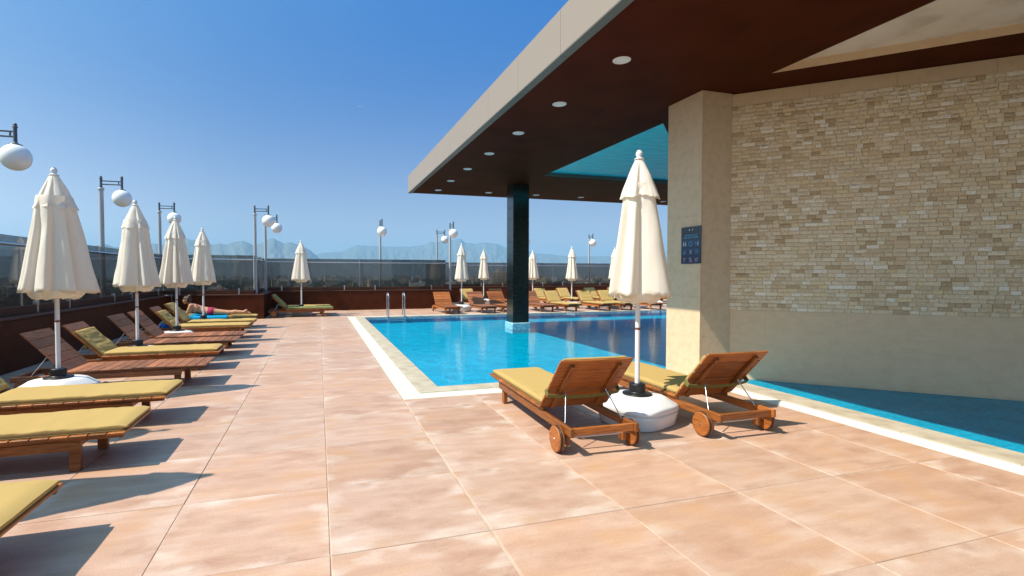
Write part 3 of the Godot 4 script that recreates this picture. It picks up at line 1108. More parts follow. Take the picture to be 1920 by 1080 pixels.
func tyre_mesh() -> ArrayMesh:
	if not mesh_cache.has("tyre"):
		var b := MB.new()
		var pts := []
		for k in 33:
			var a := TAU * k / 32
			pts.append(Vector3(cos(a) * 0.107, sin(a) * 0.107, 0))
		b.tube(pts, 0.008, 6)
		mesh_cache["tyre"] = b.mesh()
	return mesh_cache["tyre"]


func make_loungers() -> void:
	var pairg := "wooden loungers with their backs to the viewer"
	var leftg := "loungers in the row along the left plinth"
	var cornerg := "loungers in the far left corner"
	var farg := "loungers on the far side of the pool"
	var put := func(o: Node3D, x: float, z: float, deg: float) -> void:
		o.position = Vector3(x, 0, z)
		o.rotation_degrees.y = deg
	put.call(make_lounger("orange brown lounger seen from behind, left of the near umbrella base", "orange", pairg, true), 2.265, -3.765, 88.0)
	put.call(make_lounger("orange brown lounger seen from behind, right of the near umbrella base", "orange", pairg, true, 47.0, 0.06), 3.745, -3.755, 89.0)
	# left row, nearest first; the feet point to the pool
	var lx := -3.435
	put.call(make_lounger("khaki cushioned lounger cut off by the lower left edge of the picture", "orange", leftg, true), lx + 0.03, -3.10, 0.0)
	put.call(make_lounger("khaki cushioned lounger, second nearest in the left row", "orange", leftg, true), lx + 0.02, -4.74, 0.5)
	put.call(make_lounger("khaki cushioned lounger just in front of the nearest left umbrella", "orange", leftg, true), lx, -5.94, -0.5)
	put.call(make_lounger("bare reddish wood lounger just behind the nearest left umbrella", "red", leftg, false), lx, -7.74, 0.0)
	put.call(make_lounger("khaki cushioned lounger between two bare wooden ones on the left", "orange", leftg, true, 46.0, 0.14), lx - 0.05, -8.93, 1.0)
	put.call(make_lounger("bare reddish wood lounger just behind the second left umbrella", "red", leftg, false), lx, -10.36, 0.0)
	put.call(make_lounger("bare reddish wood lounger just in front of the third left umbrella", "red", leftg, false), lx, -11.30, 0.5)
	put.call(make_lounger("khaki cushioned lounger just behind the third left umbrella", "orange", leftg, true, 46.0, 0.14), lx - 0.08, -12.90, 1.0)
	put.call(make_lounger("khaki cushioned lounger in front of the sunbathing woman", "orange", leftg, true), lx - 0.12, -14.08, 0.0)
	put.call(make_lounger("khaki cushioned lounger under the sunbathing woman", "orange", leftg, true, 20.0), lx - 0.25, -15.55, 0.0)
	# corner pair
	put.call(make_lounger("green edged lounger in the shade of the corner, nearer of two", "orange", cornerg, true, 46.0, 0.0, M.pad_green), -1.49, -18.72, 0.0)
	put.call(make_lounger("pale cushioned lounger behind the corner umbrella pole", "orange", cornerg, true, 44.0), -1.56, -19.75, 0.0)
	# far side, front row; the feet point to the viewer
	var zf := -19.82
	put.call(make_lounger("bare orange wood lounger, leftmost on the far side of the pool", "orange", farg, false), 4.80, zf - 0.05, -89.0)
	put.call(make_lounger("bare dark wood lounger shaded by the first far umbrella", "red", farg, false), 6.18, zf, -87.0)
	put.call(make_lounger("bare orange wood lounger just left of the dark column", "orange", farg, false), 7.12, zf - 0.1, -88.0)
	put.call(make_lounger("bare reddish wood lounger just right of the dark column", "red", farg, false), 8.64, zf, -87.0)
	put.call(make_lounger("khaki cushioned far lounger beside the bare one right of the column", "orange", farg, true), 9.62, zf + 0.1, -86.0)
	put.call(make_lounger("khaki cushioned far lounger just right of the paired umbrella poles", "orange", farg, true), 11.20, zf + 0.1, -87.0)
	put.call(make_lounger("khaki cushioned far lounger partly hidden by the near umbrella canopy", "orange", farg, true), 12.20, zf + 0.15, -87.0)
	put.call(make_lounger("bare wood far lounger seen just below the near umbrella canopy", "orange", farg, false), 13.62, zf + 0.2, -87.0)
	# back row
	var zb := -23.55
	put.call(make_lounger("khaki cushioned lounger in the back row behind the first far umbrella", "orange", farg, true), 6.95, zb, -88.0)
	put.call(make_lounger("bare wood lounger in the back row left of the dark column", "orange", farg, false), 8.45, zb, -88.0)
	put.call(make_lounger("khaki cushioned lounger in the back row, right of the column", "orange", farg, true), 10.85, zb, -87.0)
	put.call(make_lounger("khaki cushioned lounger in the back row left of the paired umbrella poles", "orange", farg, true), 12.15, zb, -87.0)
	put.call(make_lounger("khaki cushioned lounger in the back row right of the paired umbrella poles", "orange", farg, true), 13.75, zb, -87.0)
	put.call(make_lounger("khaki cushioned lounger in the back row behind the near umbrella canopy", "orange", farg, true), 15.2, zb, -87.0)
	put.call(make_lounger("khaki cushioned lounger in the back row beside the stone pillar edge", "orange", farg, true), 18.0, zb, -87.0)


# ------------------------------------------------------------------ umbrellas
func canopy_mesh(seed_: int) -> Array:
	var r := RandomNumberGenerator.new()
	r.seed = seed_
	var nz := noise(seed_, 1.0, 2)
	var folds := 8
	var off := []
	var amp := []
	var lean := []
	for k in folds + 1:
		off.append(r.randf_range(-0.10, 0.10))
		amp.append(r.randf_range(0.62, 1.14))
		lean.append(r.randf_range(-0.35, 0.35))
	amp[folds] = amp[0]
	off[folds] = off[0]
	lean[folds] = lean[0]
	var segs := 128
	# how far a fold stands out at angle a: a wide flap with a crease on either side
	var fold := func(a: float, t: float) -> float:
		var aw := a + 0.22 * sin(a + seed_) + 0.10 * sin(2.0 * a + 2.3 * seed_)
		var u := fposmod(aw / TAU, 1.0) * folds
		var k := floori(u) % folds
		var f: float = u - floorf(u) + off[k] * 0.5 + lean[k] * 0.25 * t
		f = clampf(f, 0.0, 1.0)
		var turn: float = 0.80 if lean[k] > -0.2 else 0.2
		var ridge := f / turn if f < turn else (1.0 - f) / (1.0 - turn)
		ridge = clampf(ridge, 0.0, 1.0)
		ridge = 1.0 - pow(1.0 - ridge, 1.5)
		return ridge * amp[k]
	var build := func(y0: float, y1: float, r0: float, r1: float, bulge: float, depth: float, rows: int, hem: float, inner: bool) -> ArrayMesh:
		var b := MB.new()
		var rings := []
		for i in rows + 1:
			var t := float(i) / rows
			var rad := lerpf(r0, r1, t) + bulge * sin(PI * t)
			var ring := PackedVector3Array()
			for k in segs:
				var a := -TAU * k / segs
				var f: float = fold.call(-a, t)
				var d := depth * clampf(t * 3.0, 0.15, 1.0)
				var rr := rad * (1.0 - d + d * f) * (1.0 + 0.035 * nz.get_noise_2d(cos(a) * 1.2 + seed_, t * 1.6 + sin(a) * 1.2))
				var y := lerpf(y0, y1, t) + hem * t * t * (f - 0.5) + 0.012 * t * nz.get_noise_2d(a * 4.0, 7.0)
				ring.append(Vector3(cos(a) * rr, y, sin(a) * rr))
			rings.append(ring)
		if inner:
			# the cloth turns in under the hem and hangs in loose folds round the pole
			for q in [[0.72, 0.0], [0.66, -0.05], [0.58, -0.085], [0.36, -0.07], [0.16, -0.01], [0.07, 0.09]]:
				var ring := PackedVector3Array()
				for k in segs:
					var a := -TAU * k / segs
					var f: float = fold.call(-a + 0.35, 1.0)
					var rr: float = r1 * q[0] * (0.82 + 0.2 * f)
					ring.append(Vector3(cos(a) * rr, y1 + q[1] + 0.03 * (f - 0.6), sin(a) * rr))
				rings.append(ring)
		rings.reverse()
		b.loft(rings, true, false)
		return b.mesh()
	var lower: ArrayMesh = build.call(2.40, 1.305, 0.178, 0.415, 0.0, 0.38, 22, -0.06, true)
	var cap: ArrayMesh = build.call(2.645, 2.265, 0.045, 0.232, 0.010, 0.24, 12, -0.025, false)
	return [lower, cap]


func base_mesh() -> ArrayMesh:
	var b := MB.new()
	var rings := []
	for p in [[0.285, 0.0, 3.2], [0.305, 0.012, 3.3], [0.326, 0.10, 3.4], [0.330, 0.122, 3.4], [0.320, 0.125, 3.4], [0.320, 0.135, 3.4], [0.334, 0.138, 3.4], [0.334, 0.168, 3.4], [0.322, 0.182, 3.2], [0.308, 0.190, 3.0], [0.255, 0.230, 2.6], [0.225, 0.236, 2.4], [0.15, 0.246, 2.0], [0.06, 0.25, 2.0]]:
		var ring := PackedVector3Array()
		for k in 64:
			var a := -TAU * k / 64
			var e: float = 2.0 / p[2]
			var x := signf(cos(a)) * pow(absf(cos(a)), e)
			var z := signf(sin(a)) * pow(absf(sin(a)), e)
			# moulded ribs on the shoulders
			var rib := 1.0 + (0.022 * signf(cos(a * 4.0)) * pow(absf(cos(a * 4.0)), 0.3) if p[1] > 0.17 and p[1] < 0.24 else 0.0)
			ring.append(Vector3(x * p[0] * rib, p[1], z * p[0] * rib))
		rings.append(ring)
	b.loft(rings)
	return b.mesh()


func make_umbrellas() -> void:
	var variants := []
	for k in 4:
		variants.append(canopy_mesh(200 + k))
	var base := base_mesh()
	var pole := MB.new()
	pole.lathe([Vector2(0.024, 0.0), Vector2(0.024, 1.02), Vector2(0.021, 1.025), Vector2(0.021, 2.5)], 14)
	var band := MB.new()
	band.lathe([Vector2(0.0252, 0.0), Vector2(0.0252, 0.022)], 14)
	var collar := MB.new()
	collar.lathe([Vector2(0.145, 0.0), Vector2(0.143, 0.012), Vector2(0.10, 0.02), Vector2(0.082, 0.022), Vector2(0.080, 0.032), Vector2(0.080, 0.10), Vector2(0.074, 0.108), Vector2(0.05, 0.112), Vector2(0.026, 0.112)], 28)
	var knob := MB.new()
	knob.lathe([Vector2(0.006, 0.0), Vector2(0.05, 0.006), Vector2(0.048, 0.018), Vector2(0.026, 0.026), Vector2(0.024, 0.036), Vector2(0.034, 0.055), Vector2(0.033, 0.078), Vector2(0.02, 0.094), Vector2(0.004, 0.098)], 18)
	var meshes := [base, pole.mesh(), band.mesh(), collar.mesh(), knob.mesh()]
	var g := "closed cream parasols round the pool"
	var spots := [
		["closed cream parasol between the two near loungers", 3.08, -4.32, 0.35, 0.78],
		["closed cream parasol just outside the left edge of the picture", -2.93, -3.86, 2.0, 0.90],
		["closed cream parasol, nearest and largest of the left row", -2.93, -7.0, 0.9, 0.98],
		["closed cream parasol, second of the left row, with red winder", -2.92, -9.65, 3.4, 0.93],
		["closed cream parasol, third of the left row", -2.92, -12.1, 5.0, 0.80],
		["closed cream parasol beside the sunbathing woman", -2.96, -14.9, 1.4, 0.82],
		["closed cream parasol in the far left corner between two loungers", -0.60, -19.25, 4.1, 0.82],
		["closed cream parasol, leftmost of those beyond the pool", 5.50, -19.3, 2.2, 0.74],
		["slim closed cream parasol just left of the dark column", 7.83, -23.5, 0.2, 0.66],
		["closed cream parasol just right of the dark column", 10.56, -23.7, 3.0, 0.80],
		["closed cream parasol with two poles showing under it, nearer of the pair", 10.76, -19.9, 5.6, 0.78],
		["closed cream parasol mostly hidden behind the nearer of the pair", 12.65, -23.4, 1.1, 0.72],
		["closed cream parasol beyond the pool, hidden by the near parasol", 12.85, -19.75, 2.7, 0.76],
		["closed cream parasol beyond the pool beside the pillar edge", 15.0, -19.75, 4.4, 0.76]]
	for k in spots.size():
		var s: Array = spots[k]
		var o := thing("parasol", s[0], "parasol", Vector3(s[1], 0, s[2]), s[3], g)
		var v: Array = variants[k % 4]
		part(o, "base", meshes[0], M.white_plastic).scale = Vector3(1.04, 1.16, 1.04)
		part(o, "collar", meshes[3], M.black_plastic, Vector3(0, 0.288, 0))
		var p := part(o, "pole", meshes[1], M.white_metal, Vector3(0, 0.24, 0))
		part(p, "band", meshes[2], M.brown_band, Vector3(0, 0.70, 0))
		part(o, "canopy", v[0], M.canopy).scale = Vector3(s[4], 1, s[4])
		part(o, "vent_cap", v[1], M.canopy).scale = Vector3(s[4] * 0.5 + 0.48, 1, s[4] * 0.5 + 0.48)
		part(o, "finial", meshes[4], M.white_plastic, Vector3(0, 2.638, 0))
		if k == 3:
			part(o, "winder", cbox(Vector3(0.045, 0.07, 0.045), 0.012), M.red, Vector3(0, 1.19, 0).rotated(Vector3.UP, -s[3]) + Vector3(0, 0, 0.0))


# ------------------------------------------------------------------ globe lamps
func make_lamps() -> void:
	var post := MB.new()
	post.lathe([Vector2(0.075, 0.0), Vector2(0.075, 0.02), Vector2(0.052, 0.03), Vector2(0.05, 2.75), Vector2(0.066, 2.752), Vector2(0.066, 2.80), Vector2(0.03, 2.81)], 16)
	var spike := MB.new()
	spike.lathe([Vector2(0.034, 0.0), Vector2(0.034, 0.045), Vector2(0.026, 0.05), Vector2(0.026, 0.215), Vector2(0.036, 0.22), Vector2(0.036, 0.235), Vector2(0.02, 0.24), Vector2(0.03, 0.255), Vector2(0.024, 0.28), Vector2(0.004, 0.29)], 14)
	var hang := MB.new()
	hang.lathe([Vector2(0.085, -0.055), Vector2(0.088, -0.03), Vector2(0.05, -0.02), Vector2(0.032, 0.0), Vector2(0.026, 0.01), Vector2(0.026, 0.23), Vector2(0.036, 0.235), Vector2(0.036, 0.25), Vector2(0.02, 0.255), Vector2(0.03, 0.27), Vector2(0.024, 0.295), Vector2(0.004, 0.305)], 16)
	var globe := SphereMesh.new()
	globe.radius = 0.205
	globe.height = 0.41
	globe.radial_segments = 40
	globe.rings = 20
	var arm := 0.43
	var bars := MB.new()
	for y: float in [0.09, 0.17]:
		bars.cbox(Vector3(0.02, y - 0.012, -0.012), Vector3(arm - 0.02, y + 0.012, 0.012), 0.003)
	bars.cbox(Vector3(arm - 0.075, 0.10, -0.011), Vector3(arm - 0.055, 0.16, 0.011), 0.002)
	var g := "globe lamps on grey posts along the railings"
	# post x, z, heading of the arm in degrees (0 = to the right, -90 = to the viewer), label
	var spots := [
		[-4.85, -5.08, 0.0, "globe lamp outside the left edge of the picture, nearest"],
		[-4.95, -9.62, 0.0, "large globe lamp cut off by the left edge of the picture"],
		[-4.95, -14.05, 0.0, "globe lamp between the first and second left parasols"],
		[-4.95, -18.62, 0.0, "globe lamp partly hidden behind the third left parasol"],
		[-2.06, -18.48, 0.0, "globe lamp at the outer corner of the short glass railing"],
		[-1.99, -21.2, 0.0, "smaller globe lamp just right of the corner lamp"],
		[2.57, -21.92, -86.0, "globe lamp alone above the long glass railing"],
		[5.98, -25.75, 0.0, "globe lamp behind the step in the far railing"],
		[5.76, -22.15, -84.0, "globe lamp at the step in the far railing, nearer of two"],
		[15.25, -26.15, -90.0, "globe lamp right of the column between parasol and pillar"],
		[11.05, -26.15, -86.0, "globe lamp almost hidden by the dark column"]]
	var pm := post.mesh()
	var sm := spike.mesh()
	var hm := hang.mesh()
	var bm := bars.mesh()
	for s: Array in spots:
		var o := thing("globe_lamp", s[3], "lamp", Vector3(s[0], 0.76, s[1]), deg_to_rad(s[2]), g)
		part(o, "post", pm, M.lamp_grey)
		part(o, "finial", sm, M.lamp_dark, Vector3(0, 2.80, 0))
		part(o, "arm", bm, M.lamp_dark, Vector3(0, 2.80, 0))
		part(o, "hanger", hm, M.lamp_dark, Vector3(arm, 2.80, 0))
		part(o, "globe", globe, M.globe, Vector3(arm, 2.57, 0))


# ------------------------------------------------------------------ pool ladder
func make_ladder() -> void:
	var o := thing("pool_ladder", "chrome pool ladder rails at the far edge of the pool", "ladder", Vector3(2.61, 0, -17.52))
	for s: float in [-1.0, 1.0]:
		var pts := [Vector3(s * 0.28, -0.38, 0.06), Vector3(s * 0.28, 0.62, 0.06)]
		for k in 9:
			var a := PI * k / 8
			pts.append(Vector3(s * 0.28, 0.70 + sin(a) * 0.15, 0.06 - (1 - cos(a)) * 0.22))
		pts.append(Vector3(s * 0.28, 0.4, -0.38))
		pts.append(Vector3(s * 0.28, 0.0, -0.38))
		var b := MB.new()
		b.tube(pts, 0.022, 10)
		part(o, "rail", b.mesh(), M.steel)
	for y: float in [-0.12, -0.32]:
		part(o, "step", cbox(Vector3(0.54, 0.025, 0.08), 0.005), M.steel, Vector3(0, y, 0.06))


# ------------------------------------------------------------------ sign on the pillar
func text_mesh(s: String, size: float) -> TextMesh:
	var f := SystemFont.new()
	f.font_names = PackedStringArray(["Droid Sans"])
	f.font_weight = 700
	var t := TextMesh.new()
	t.font = f
	t.font_size = 32
	t.pixel_size = size / 32.0
	t.depth = 0.001
	t.text = s
	return t


func make_sign() -> void:
	# local x runs to the right along the pillar's left face, z out of it
	var o := thing("pool_sign", "dark pool rules sign with nine pictograms on the beige pillar", "sign", Vector3(5.226, 1.925, -6.06), -PI / 2)
	var w := 0.405
	var h := 0.54
	part(o, "board", cbox(Vector3(w, h, 0.012), 0.002), M.sign_face, Vector3(0, 0, 0.007))
	var z := 0.0135
	for s: float in [-0.03, 0.035]:
		part(o, "emblem", cbox(Vector3(0.014, 0.026, 0.002), 0.0008), M.sign_white, Vector3(s, h * 0.5 - 0.045, z))
	part(o, "heading", text_mesh("HAVUZ KURALLARI", 0.030), M.sign_blue, Vector3(0, 0.145, z))
	part(o, "heading", text_mesh("POOL INSTRUCTIONS", 0.030), M.sign_blue, Vector3(0, 0.110, z))
	for r in 3:
		for c in 3:
			var at := Vector3((c - 1) * 0.124, 0.022 - r * 0.118, z)
			part(o, "pictogram_panel", cbox(Vector3(0.116, 0.110, 0.002), 0.0008), M.sign_panel, at)
			var b := MB.new()
			var d := at + Vector3(0, 0, 0.0015)
			var m: Material = M.sign_white
			match r * 3 + c:
				0:
					for q: float in [-0.02, 0.02]:
						b.cbox(d + Vector3(q - 0.009, -0.03, 0), d + Vector3(q + 0.009, 0.014, 0.002), 0.0008)
						b.cbox(d + Vector3(q - 0.006, 0.02, 0), d + Vector3(q + 0.006, 0.033, 0.002), 0.0008)
				1:
					m = M.sign_blue
					var pts := []
					for k in 25:
						pts.append(d + Vector3(cos(TAU * k / 24), sin(TAU * k / 24), 0) * 0.036)
					b.tube(pts, 0.004, 6)
					b.tube([d + Vector3(0, 0.022, 0), d, d + Vector3(0.012, -0.01, 0)], 0.003, 6)
				2:
					m = M.sign_blue
					b.cbox(d + Vector3(0.008, -0.03, 0), d + Vector3(0.036, 0.022, 0.002), 0.0008)
					b.cbox(d + Vector3(-0.034, -0.012, 0), d + Vector3(-0.024, 0.02, 0.002), 0.0008)
				3:
					m = M.sign_blue
					b.tube([d + Vector3(-0.02, -0.035, 0), d + Vector3(0, -0.005, 0), d + Vector3(0.004, 0.02, 0)], 0.006, 6)
					b.tube([d + Vector3(0, -0.005, 0), d + Vector3(0.022, -0.035, 0)], 0.006, 6)
				4:
					b.tube([d + Vector3(-0.018, 0.022, 0), d + Vector3(0, 0, 0), d + Vector3(-0.01, -0.03, 0)], 0.004, 6)
					b.tube([d + Vector3(0.02, 0.025, 0), d + Vector3(0, 0, 0), d + Vector3(0.018, -0.028, 0)], 0.004, 6)
				5:
					m = M.sign_blue
					for q: float in [-0.02, 0.0, 0.02]:
						b.tube([d + Vector3(-0.034, q, 0), d + Vector3(-0.012, q + 0.008, 0), d + Vector3(0.012, q - 0.004, 0), d + Vector3(0.034, q + 0.006, 0)], 0.003, 6)
				6:
					b.tube([d + Vector3(-0.03, 0.03, 0), d + Vector3(-0.008, 0.0, 0), d + Vector3(0.012, 0.028, 0)], 0.003, 6)
					b.tube([d + Vector3(-0.008, 0, 0), d + Vector3(-0.008, -0.034, 0)], 0.003, 6)
				7:
					for q: float in [-0.016, 0.018]:
						var pts := []
						for k in 13:
							pts.append(d + Vector3(cos(TAU * k / 12) * 0.017 - q * 0.4, sin(TAU * k / 12) * 0.014 + q, 0))
						b.tube(pts, 0.003, 6)
				8:
					var pts := []
					for k in 17:
						pts.append(d + Vector3(cos(TAU * k / 16) * 0.022 - 0.006, sin(TAU * k / 16) * 0.02, 0))
					b.tube(pts, 0.003, 6)
					b.tube([d + Vector3(0.006, 0.012, 0), d + Vector3(0.034, 0.03, 0)], 0.003, 6)
			part(o, "pictogram", b.mesh(), m)
			if r == 2 or c == 2 and r == 0:
				part(o, "ban_stroke", rod_mesh(d + Vector3(-0.04, -0.038, 0.001), d + Vector3(0.04, 0.038, 0.001), 0.002), M.sign_red)


# ------------------------------------------------------------------ the sunbathing woman
class Net:
	# a field of distances on a grid, meshed as surface nets
	var lo: Vector3
	var cell: float
	var nx: int
	var ny: int
	var nz: int
	var f := PackedFloat32Array()

	func _init(a: Vector3, b: Vector3, c: float) -> void:
		lo = a
		cell = c
		nx = ceili((b.x - a.x) / c) + 1
		ny = ceili((b.y - a.y) / c) + 1
		nz = ceili((b.z - a.z) / c) + 1
		f.resize(nx * ny * nz)
		f.fill(1.0)

	func bone(a: Vector3, b: Vector3, ra: float, rb: float, k := 0.03, squash := Vector3.ONE) -> void:
		var m := maxf(ra, rb) + k + cell * 2
		var p0 := Vector3(minf(a.x, b.x), minf(a.y, b.y), minf(a.z, b.z)) - Vector3.ONE * m * 1.4 - lo
		var p1 := Vector3(maxf(a.x, b.x), maxf(a.y, b.y), maxf(a.z, b.z)) + Vector3.ONE * m * 1.4 - lo
		var d := (b - a) * squash
		var dd := maxf(d.length_squared(), 1e-9)
		for z in range(maxi(0, int(p0.z / cell)), mini(nz, int(p1.z / cell) + 1)):
			for y in range(maxi(0, int(p0.y / cell)), mini(ny, int(p1.y / cell) + 1)):
				for x in range(maxi(0, int(p0.x / cell)), mini(nx, int(p1.x / cell) + 1)):
					var p := (lo + Vector3(x, y, z) * cell - a) * squash
					var t := clampf(p.dot(d) / dd, 0.0, 1.0)
					var dist := p.distance_to(d * t) - lerpf(ra, rb, t)
					var i := (z * ny + y) * nx + x
					var h := maxf(k - absf(f[i] - dist), 0.0) / k
					f[i] = minf(f[i], dist) - h * h * k * 0.25

	# what of this field lies inside the box, made thicker
	func cut(a: Vector3, b: Vector3, thicker: float) -> Net:
		var o := Net.new(lo, lo + (Vector3(nx, ny, nz) - Vector3.ONE * 1.5) * cell, cell)
		for z in nz:
			for y in ny:
				for x in nx:
					var i := (z * ny + y) * nx + x
					var p := lo + Vector3(x, y, z) * cell
					var q := maxf(maxf(maxf(a.x - p.x, p.x - b.x), maxf(a.y - p.y, p.y - b.y)), maxf(a.z - p.z, p.z - b.z))
					o.f[i] = maxf(f[i] - thicker, q)
		return o

	func mesh() -> ArrayMesh:
		var b := MB.new()
		var id := {}
		var off := [0, 1, nx, nx + 1, nx * ny, nx * ny + 1, nx * ny + nx, nx * ny + nx + 1]
		for z in nz - 1:
			for y in ny - 1:
				for x in nx - 1:
					var i := (z * ny + y) * nx + x
					var inside := 0
					for o in off:
						if f[i + o] < 0:
							inside += 1
					if inside == 0 or inside == 8:
						continue
					var s := Vector3.ZERO
					var n := 0
					for e in [[0, 1], [0, 2], [0, 4], [1, 3], [1, 5], [2, 3], [2, 6], [3, 7], [4, 5], [4, 6], [5, 7], [6, 7]]:
						var u := f[i + off[e[0]]]
						var w := f[i + off[e[1]]]
						if (u < 0) != (w < 0):
							var t := u / (u - w)
							var pa := Vector3(e[0] & 1, (e[0] >> 1) & 1, e[0] >> 2)
							var pb := Vector3(e[1] & 1, (e[1] >> 1) & 1, e[1] >> 2)
							s += pa.lerp(pb, t)
							n += 1
					var g := Vector3(f[i + off[1]] - f[i], f[i + off[2]] - f[i], f[i + off[4]] - f[i]) + Vector3(f[i + off[7]] - f[i + off[6]], f[i + off[7]] - f[i + off[5]], f[i + off[7]] - f[i + off[3]])
					id[i] = b.put(lo + (Vector3(x, y, z) + s / n) * cell, g.normalized())
		for i: int in id:
			var x := i % nx
			var y := (i / nx) % ny
			var z := i / (nx * ny)
			for ax in 3:
				var step: int = [1, nx, nx * ny][ax]
				var u: int = [nx, nx * ny, 1][ax]
				var w: int = [nx * ny, 1, nx][ax]
				if (ax != 0 and x == 0) or (ax != 1 and y == 0) or (ax != 2 and z == 0):
					continue
				var a := f[i] < 0
				if a == (f[i + step] < 0):
					continue
				if id.has(i - u) and id.has(i - w) and id.has(i - u - w):
					var p: int = id[i]
					var q: int = id[i - u]
					var r: int = id[i - u - w]
					var t: int = id[i - w]
					if a:
						b.ix.append_array(PackedInt32Array([p, r, q, p, t, r]))
					else:
						b.ix.append_array(PackedInt32Array([p, q, r, p, r, t]))
		return b.mesh()


func make_person() -> void:
	# local origin under the hips, x towards the feet; she lies on her front, propped on her elbows
	var o := thing("person", "woman in a magenta bikini lying on her front on a blue towel", "person", Vector3(-2.90, 0.345, -15.50))
	var n := Net.new(Vector3(-0.95, -0.03, -0.36), Vector3(1.15, 0.62, 0.36), 0.016)
	var pelvis := Vector3(0.0, 0.105, 0)
	var waist := Vector3(-0.16, 0.125, 0)
	var chest := Vector3(-0.36, 0.205, 0)
	var neck := Vector3(-0.53, 0.335, 0)
	n.bone(pelvis + Vector3(0, 0, -0.065), pelvis + Vector3(0, 0, 0.065), 0.105, 0.105, 0.05)
	n.bone(Vector3(0.05, 0.125, -0.075), Vector3(0.05, 0.125, 0.075), 0.09, 0.09, 0.03)
	n.bone(waist + Vector3(0, 0, -0.05), waist + Vector3(0, 0, 0.05), 0.088, 0.088, 0.07)
	n.bone(chest + Vector3(0, 0, -0.07), chest + Vector3(0, 0, 0.07), 0.105, 0.105, 0.07)
	n.bone(pelvis, chest, 0.10, 0.105, 0.06)
	n.bone(chest + Vector3(-0.10, 0.07, -0.12), chest + Vector3(-0.10, 0.07, 0.12), 0.068, 0.068, 0.06)
	n.bone(chest + Vector3(-0.08, 0.06, 0), neck, 0.07, 0.048, 0.04)
	for s: float in [-1.0, 1.0]:
		var hip := Vector3(0.06, 0.10, s * 0.085)
		var knee := Vector3(0.47, 0.07, s * 0.085)
		var ankle := Vector3(0.88, 0.075, s * 0.075)
		n.bone(hip, knee, 0.088, 0.056, 0.04)
		n.bone(knee, knee.lerp(ankle, 0.35) + Vector3(0, 0.012, 0), 0.052, 0.056, 0.03)
		n.bone(knee.lerp(ankle, 0.35) + Vector3(0, 0.012, 0), ankle, 0.054, 0.034, 0.03)
		n.bone(ankle + Vector3(0.005, 0.02, 0), ankle + Vector3(0.03, 0.045, 0), 0.036, 0.034, 0.03)
		n.bone(ankle + Vector3(0.03, 0.02, 0), ankle + Vector3(0.145, -0.045, 0), 0.032, 0.022, 0.03)
		var shoulder := chest + Vector3(-0.10, 0.08, s * 0.165)
		var elbow := Vector3(-0.56, 0.05, s * 0.19)
		var wrist := Vector3(-0.76, 0.075, s * 0.07)
		n.bone(shoulder, elbow, 0.050, 0.037, 0.035)
		n.bone(elbow, wrist, 0.038, 0.026, 0.025)
	part(o, "body", n.mesh(), M.skin)
	part(o, "bikini_bottom", n.cut(Vector3(-0.065, 0.0, -0.3), Vector3(0.105, 0.5, 0.3), 0.006).mesh(), M.bikini)
	part(o, "bikini_top", n.cut(Vector3(-0.345, 0.0, -0.135), Vector3(-0.305, 0.5, 0.135), 0.005).mesh(), M.bikini)
	# hands: palm, four fingers and a thumb each, laid flat one over the other
	for s: float in [-1.0, 1.0]:
		var h := Net.new(Vector3(-0.96, 0.02, -0.16), Vector3(-0.72, 0.15, 0.16), 0.006)
		var wr := Vector3(-0.76, 0.075, s * 0.07)
		var kn := Vector3(-0.835, 0.082, s * 0.035)
		h.bone(wr, kn, 0.024, 0.026, 0.012)
		for q in 4:
			var a := kn + Vector3(-0.005, 0.004, (q - 1.5) * 0.017)
			var l: float = [0.055, 0.066, 0.062, 0.048][q]
			h.bone(a, a + Vector3(-l * 0.55, 0.004, -s * 0.006), 0.0095, 0.009, 0.006)
			h.bone(a + Vector3(-l * 0.55, 0.004, -s * 0.006), a + Vector3(-l, -0.010, -s * 0.012), 0.009, 0.0078, 0.006)
		h.bone(wr.lerp(kn, 0.35) + Vector3(0, 0, -s * 0.02), wr.lerp(kn, 0.9) + Vector3(-0.02, 0, -s * 0.045), 0.012, 0.009, 0.008)
		part(o, "hand", h.mesh(), M.skin)
	# head looking towards the plinth, with a face, ears and dark hair in a bun
	var head := Net.new(Vector3(-0.80, 0.25, -0.16), Vector3(-0.42, 0.62, 0.16), 0.0085)
	var c := Vector3(-0.585, 0.435, 0)
	head.bone(c + Vector3(0.012, 0.018, 0), c + Vector3(-0.01, 0.018, 0), 0.078, 0.078, 0.02)
	head.bone(c + Vector3(-0.03, -0.02, 0), c + Vector3(-0.045, -0.07, 0), 0.058, 0.036, 0.03)
	head.bone(c + Vector3(-0.085, 0.0, 0), c + Vector3(-0.102, -0.022, 0), 0.010, 0.014, 0.012)
	head.bone(c + Vector3(-0.082, -0.055, -0.016), c + Vector3(-0.082, -0.055, 0.016), 0.009, 0.009, 0.008)
	for s: float in [-1.0, 1.0]:
		head.bone(c + Vector3(0.0, 0.005, s * 0.078), c + Vector3(0.004, -0.028, s * 0.074), 0.016, 0.010, 0.008)
		head.bone(c + Vector3(-0.078, 0.012, s * 0.03), c + Vector3(-0.078, 0.012, s * 0.034), 0.014, 0.014, 0.006)
	head.bone(neck, c + Vector3(0.015, -0.02, 0), 0.046, 0.046, 0.02)
	part(o, "head", head.mesh(), M.skin)
	var hair := Net.new(Vector3(-0.80, 0.25, -0.16), Vector3(-0.36, 0.68, 0.16), 0.0085)
	hair.bone(c + Vector3(0.02, 0.028, 0), c + Vector3(-0.012, 0.036, 0), 0.088, 0.080, 0.02)
	hair.bone(c + Vector3(0.05, 0.0, -0.02), c + Vector3(0.05, -0.03, 0.02), 0.055, 0.05, 0.03)
	hair.bone(c + Vector3(0.055, 0.11, 0), c + Vector3(0.075, 0.12, 0.01), 0.046, 0.04, 0.015)
	part(o, "hair", hair.mesh(), M.hair)
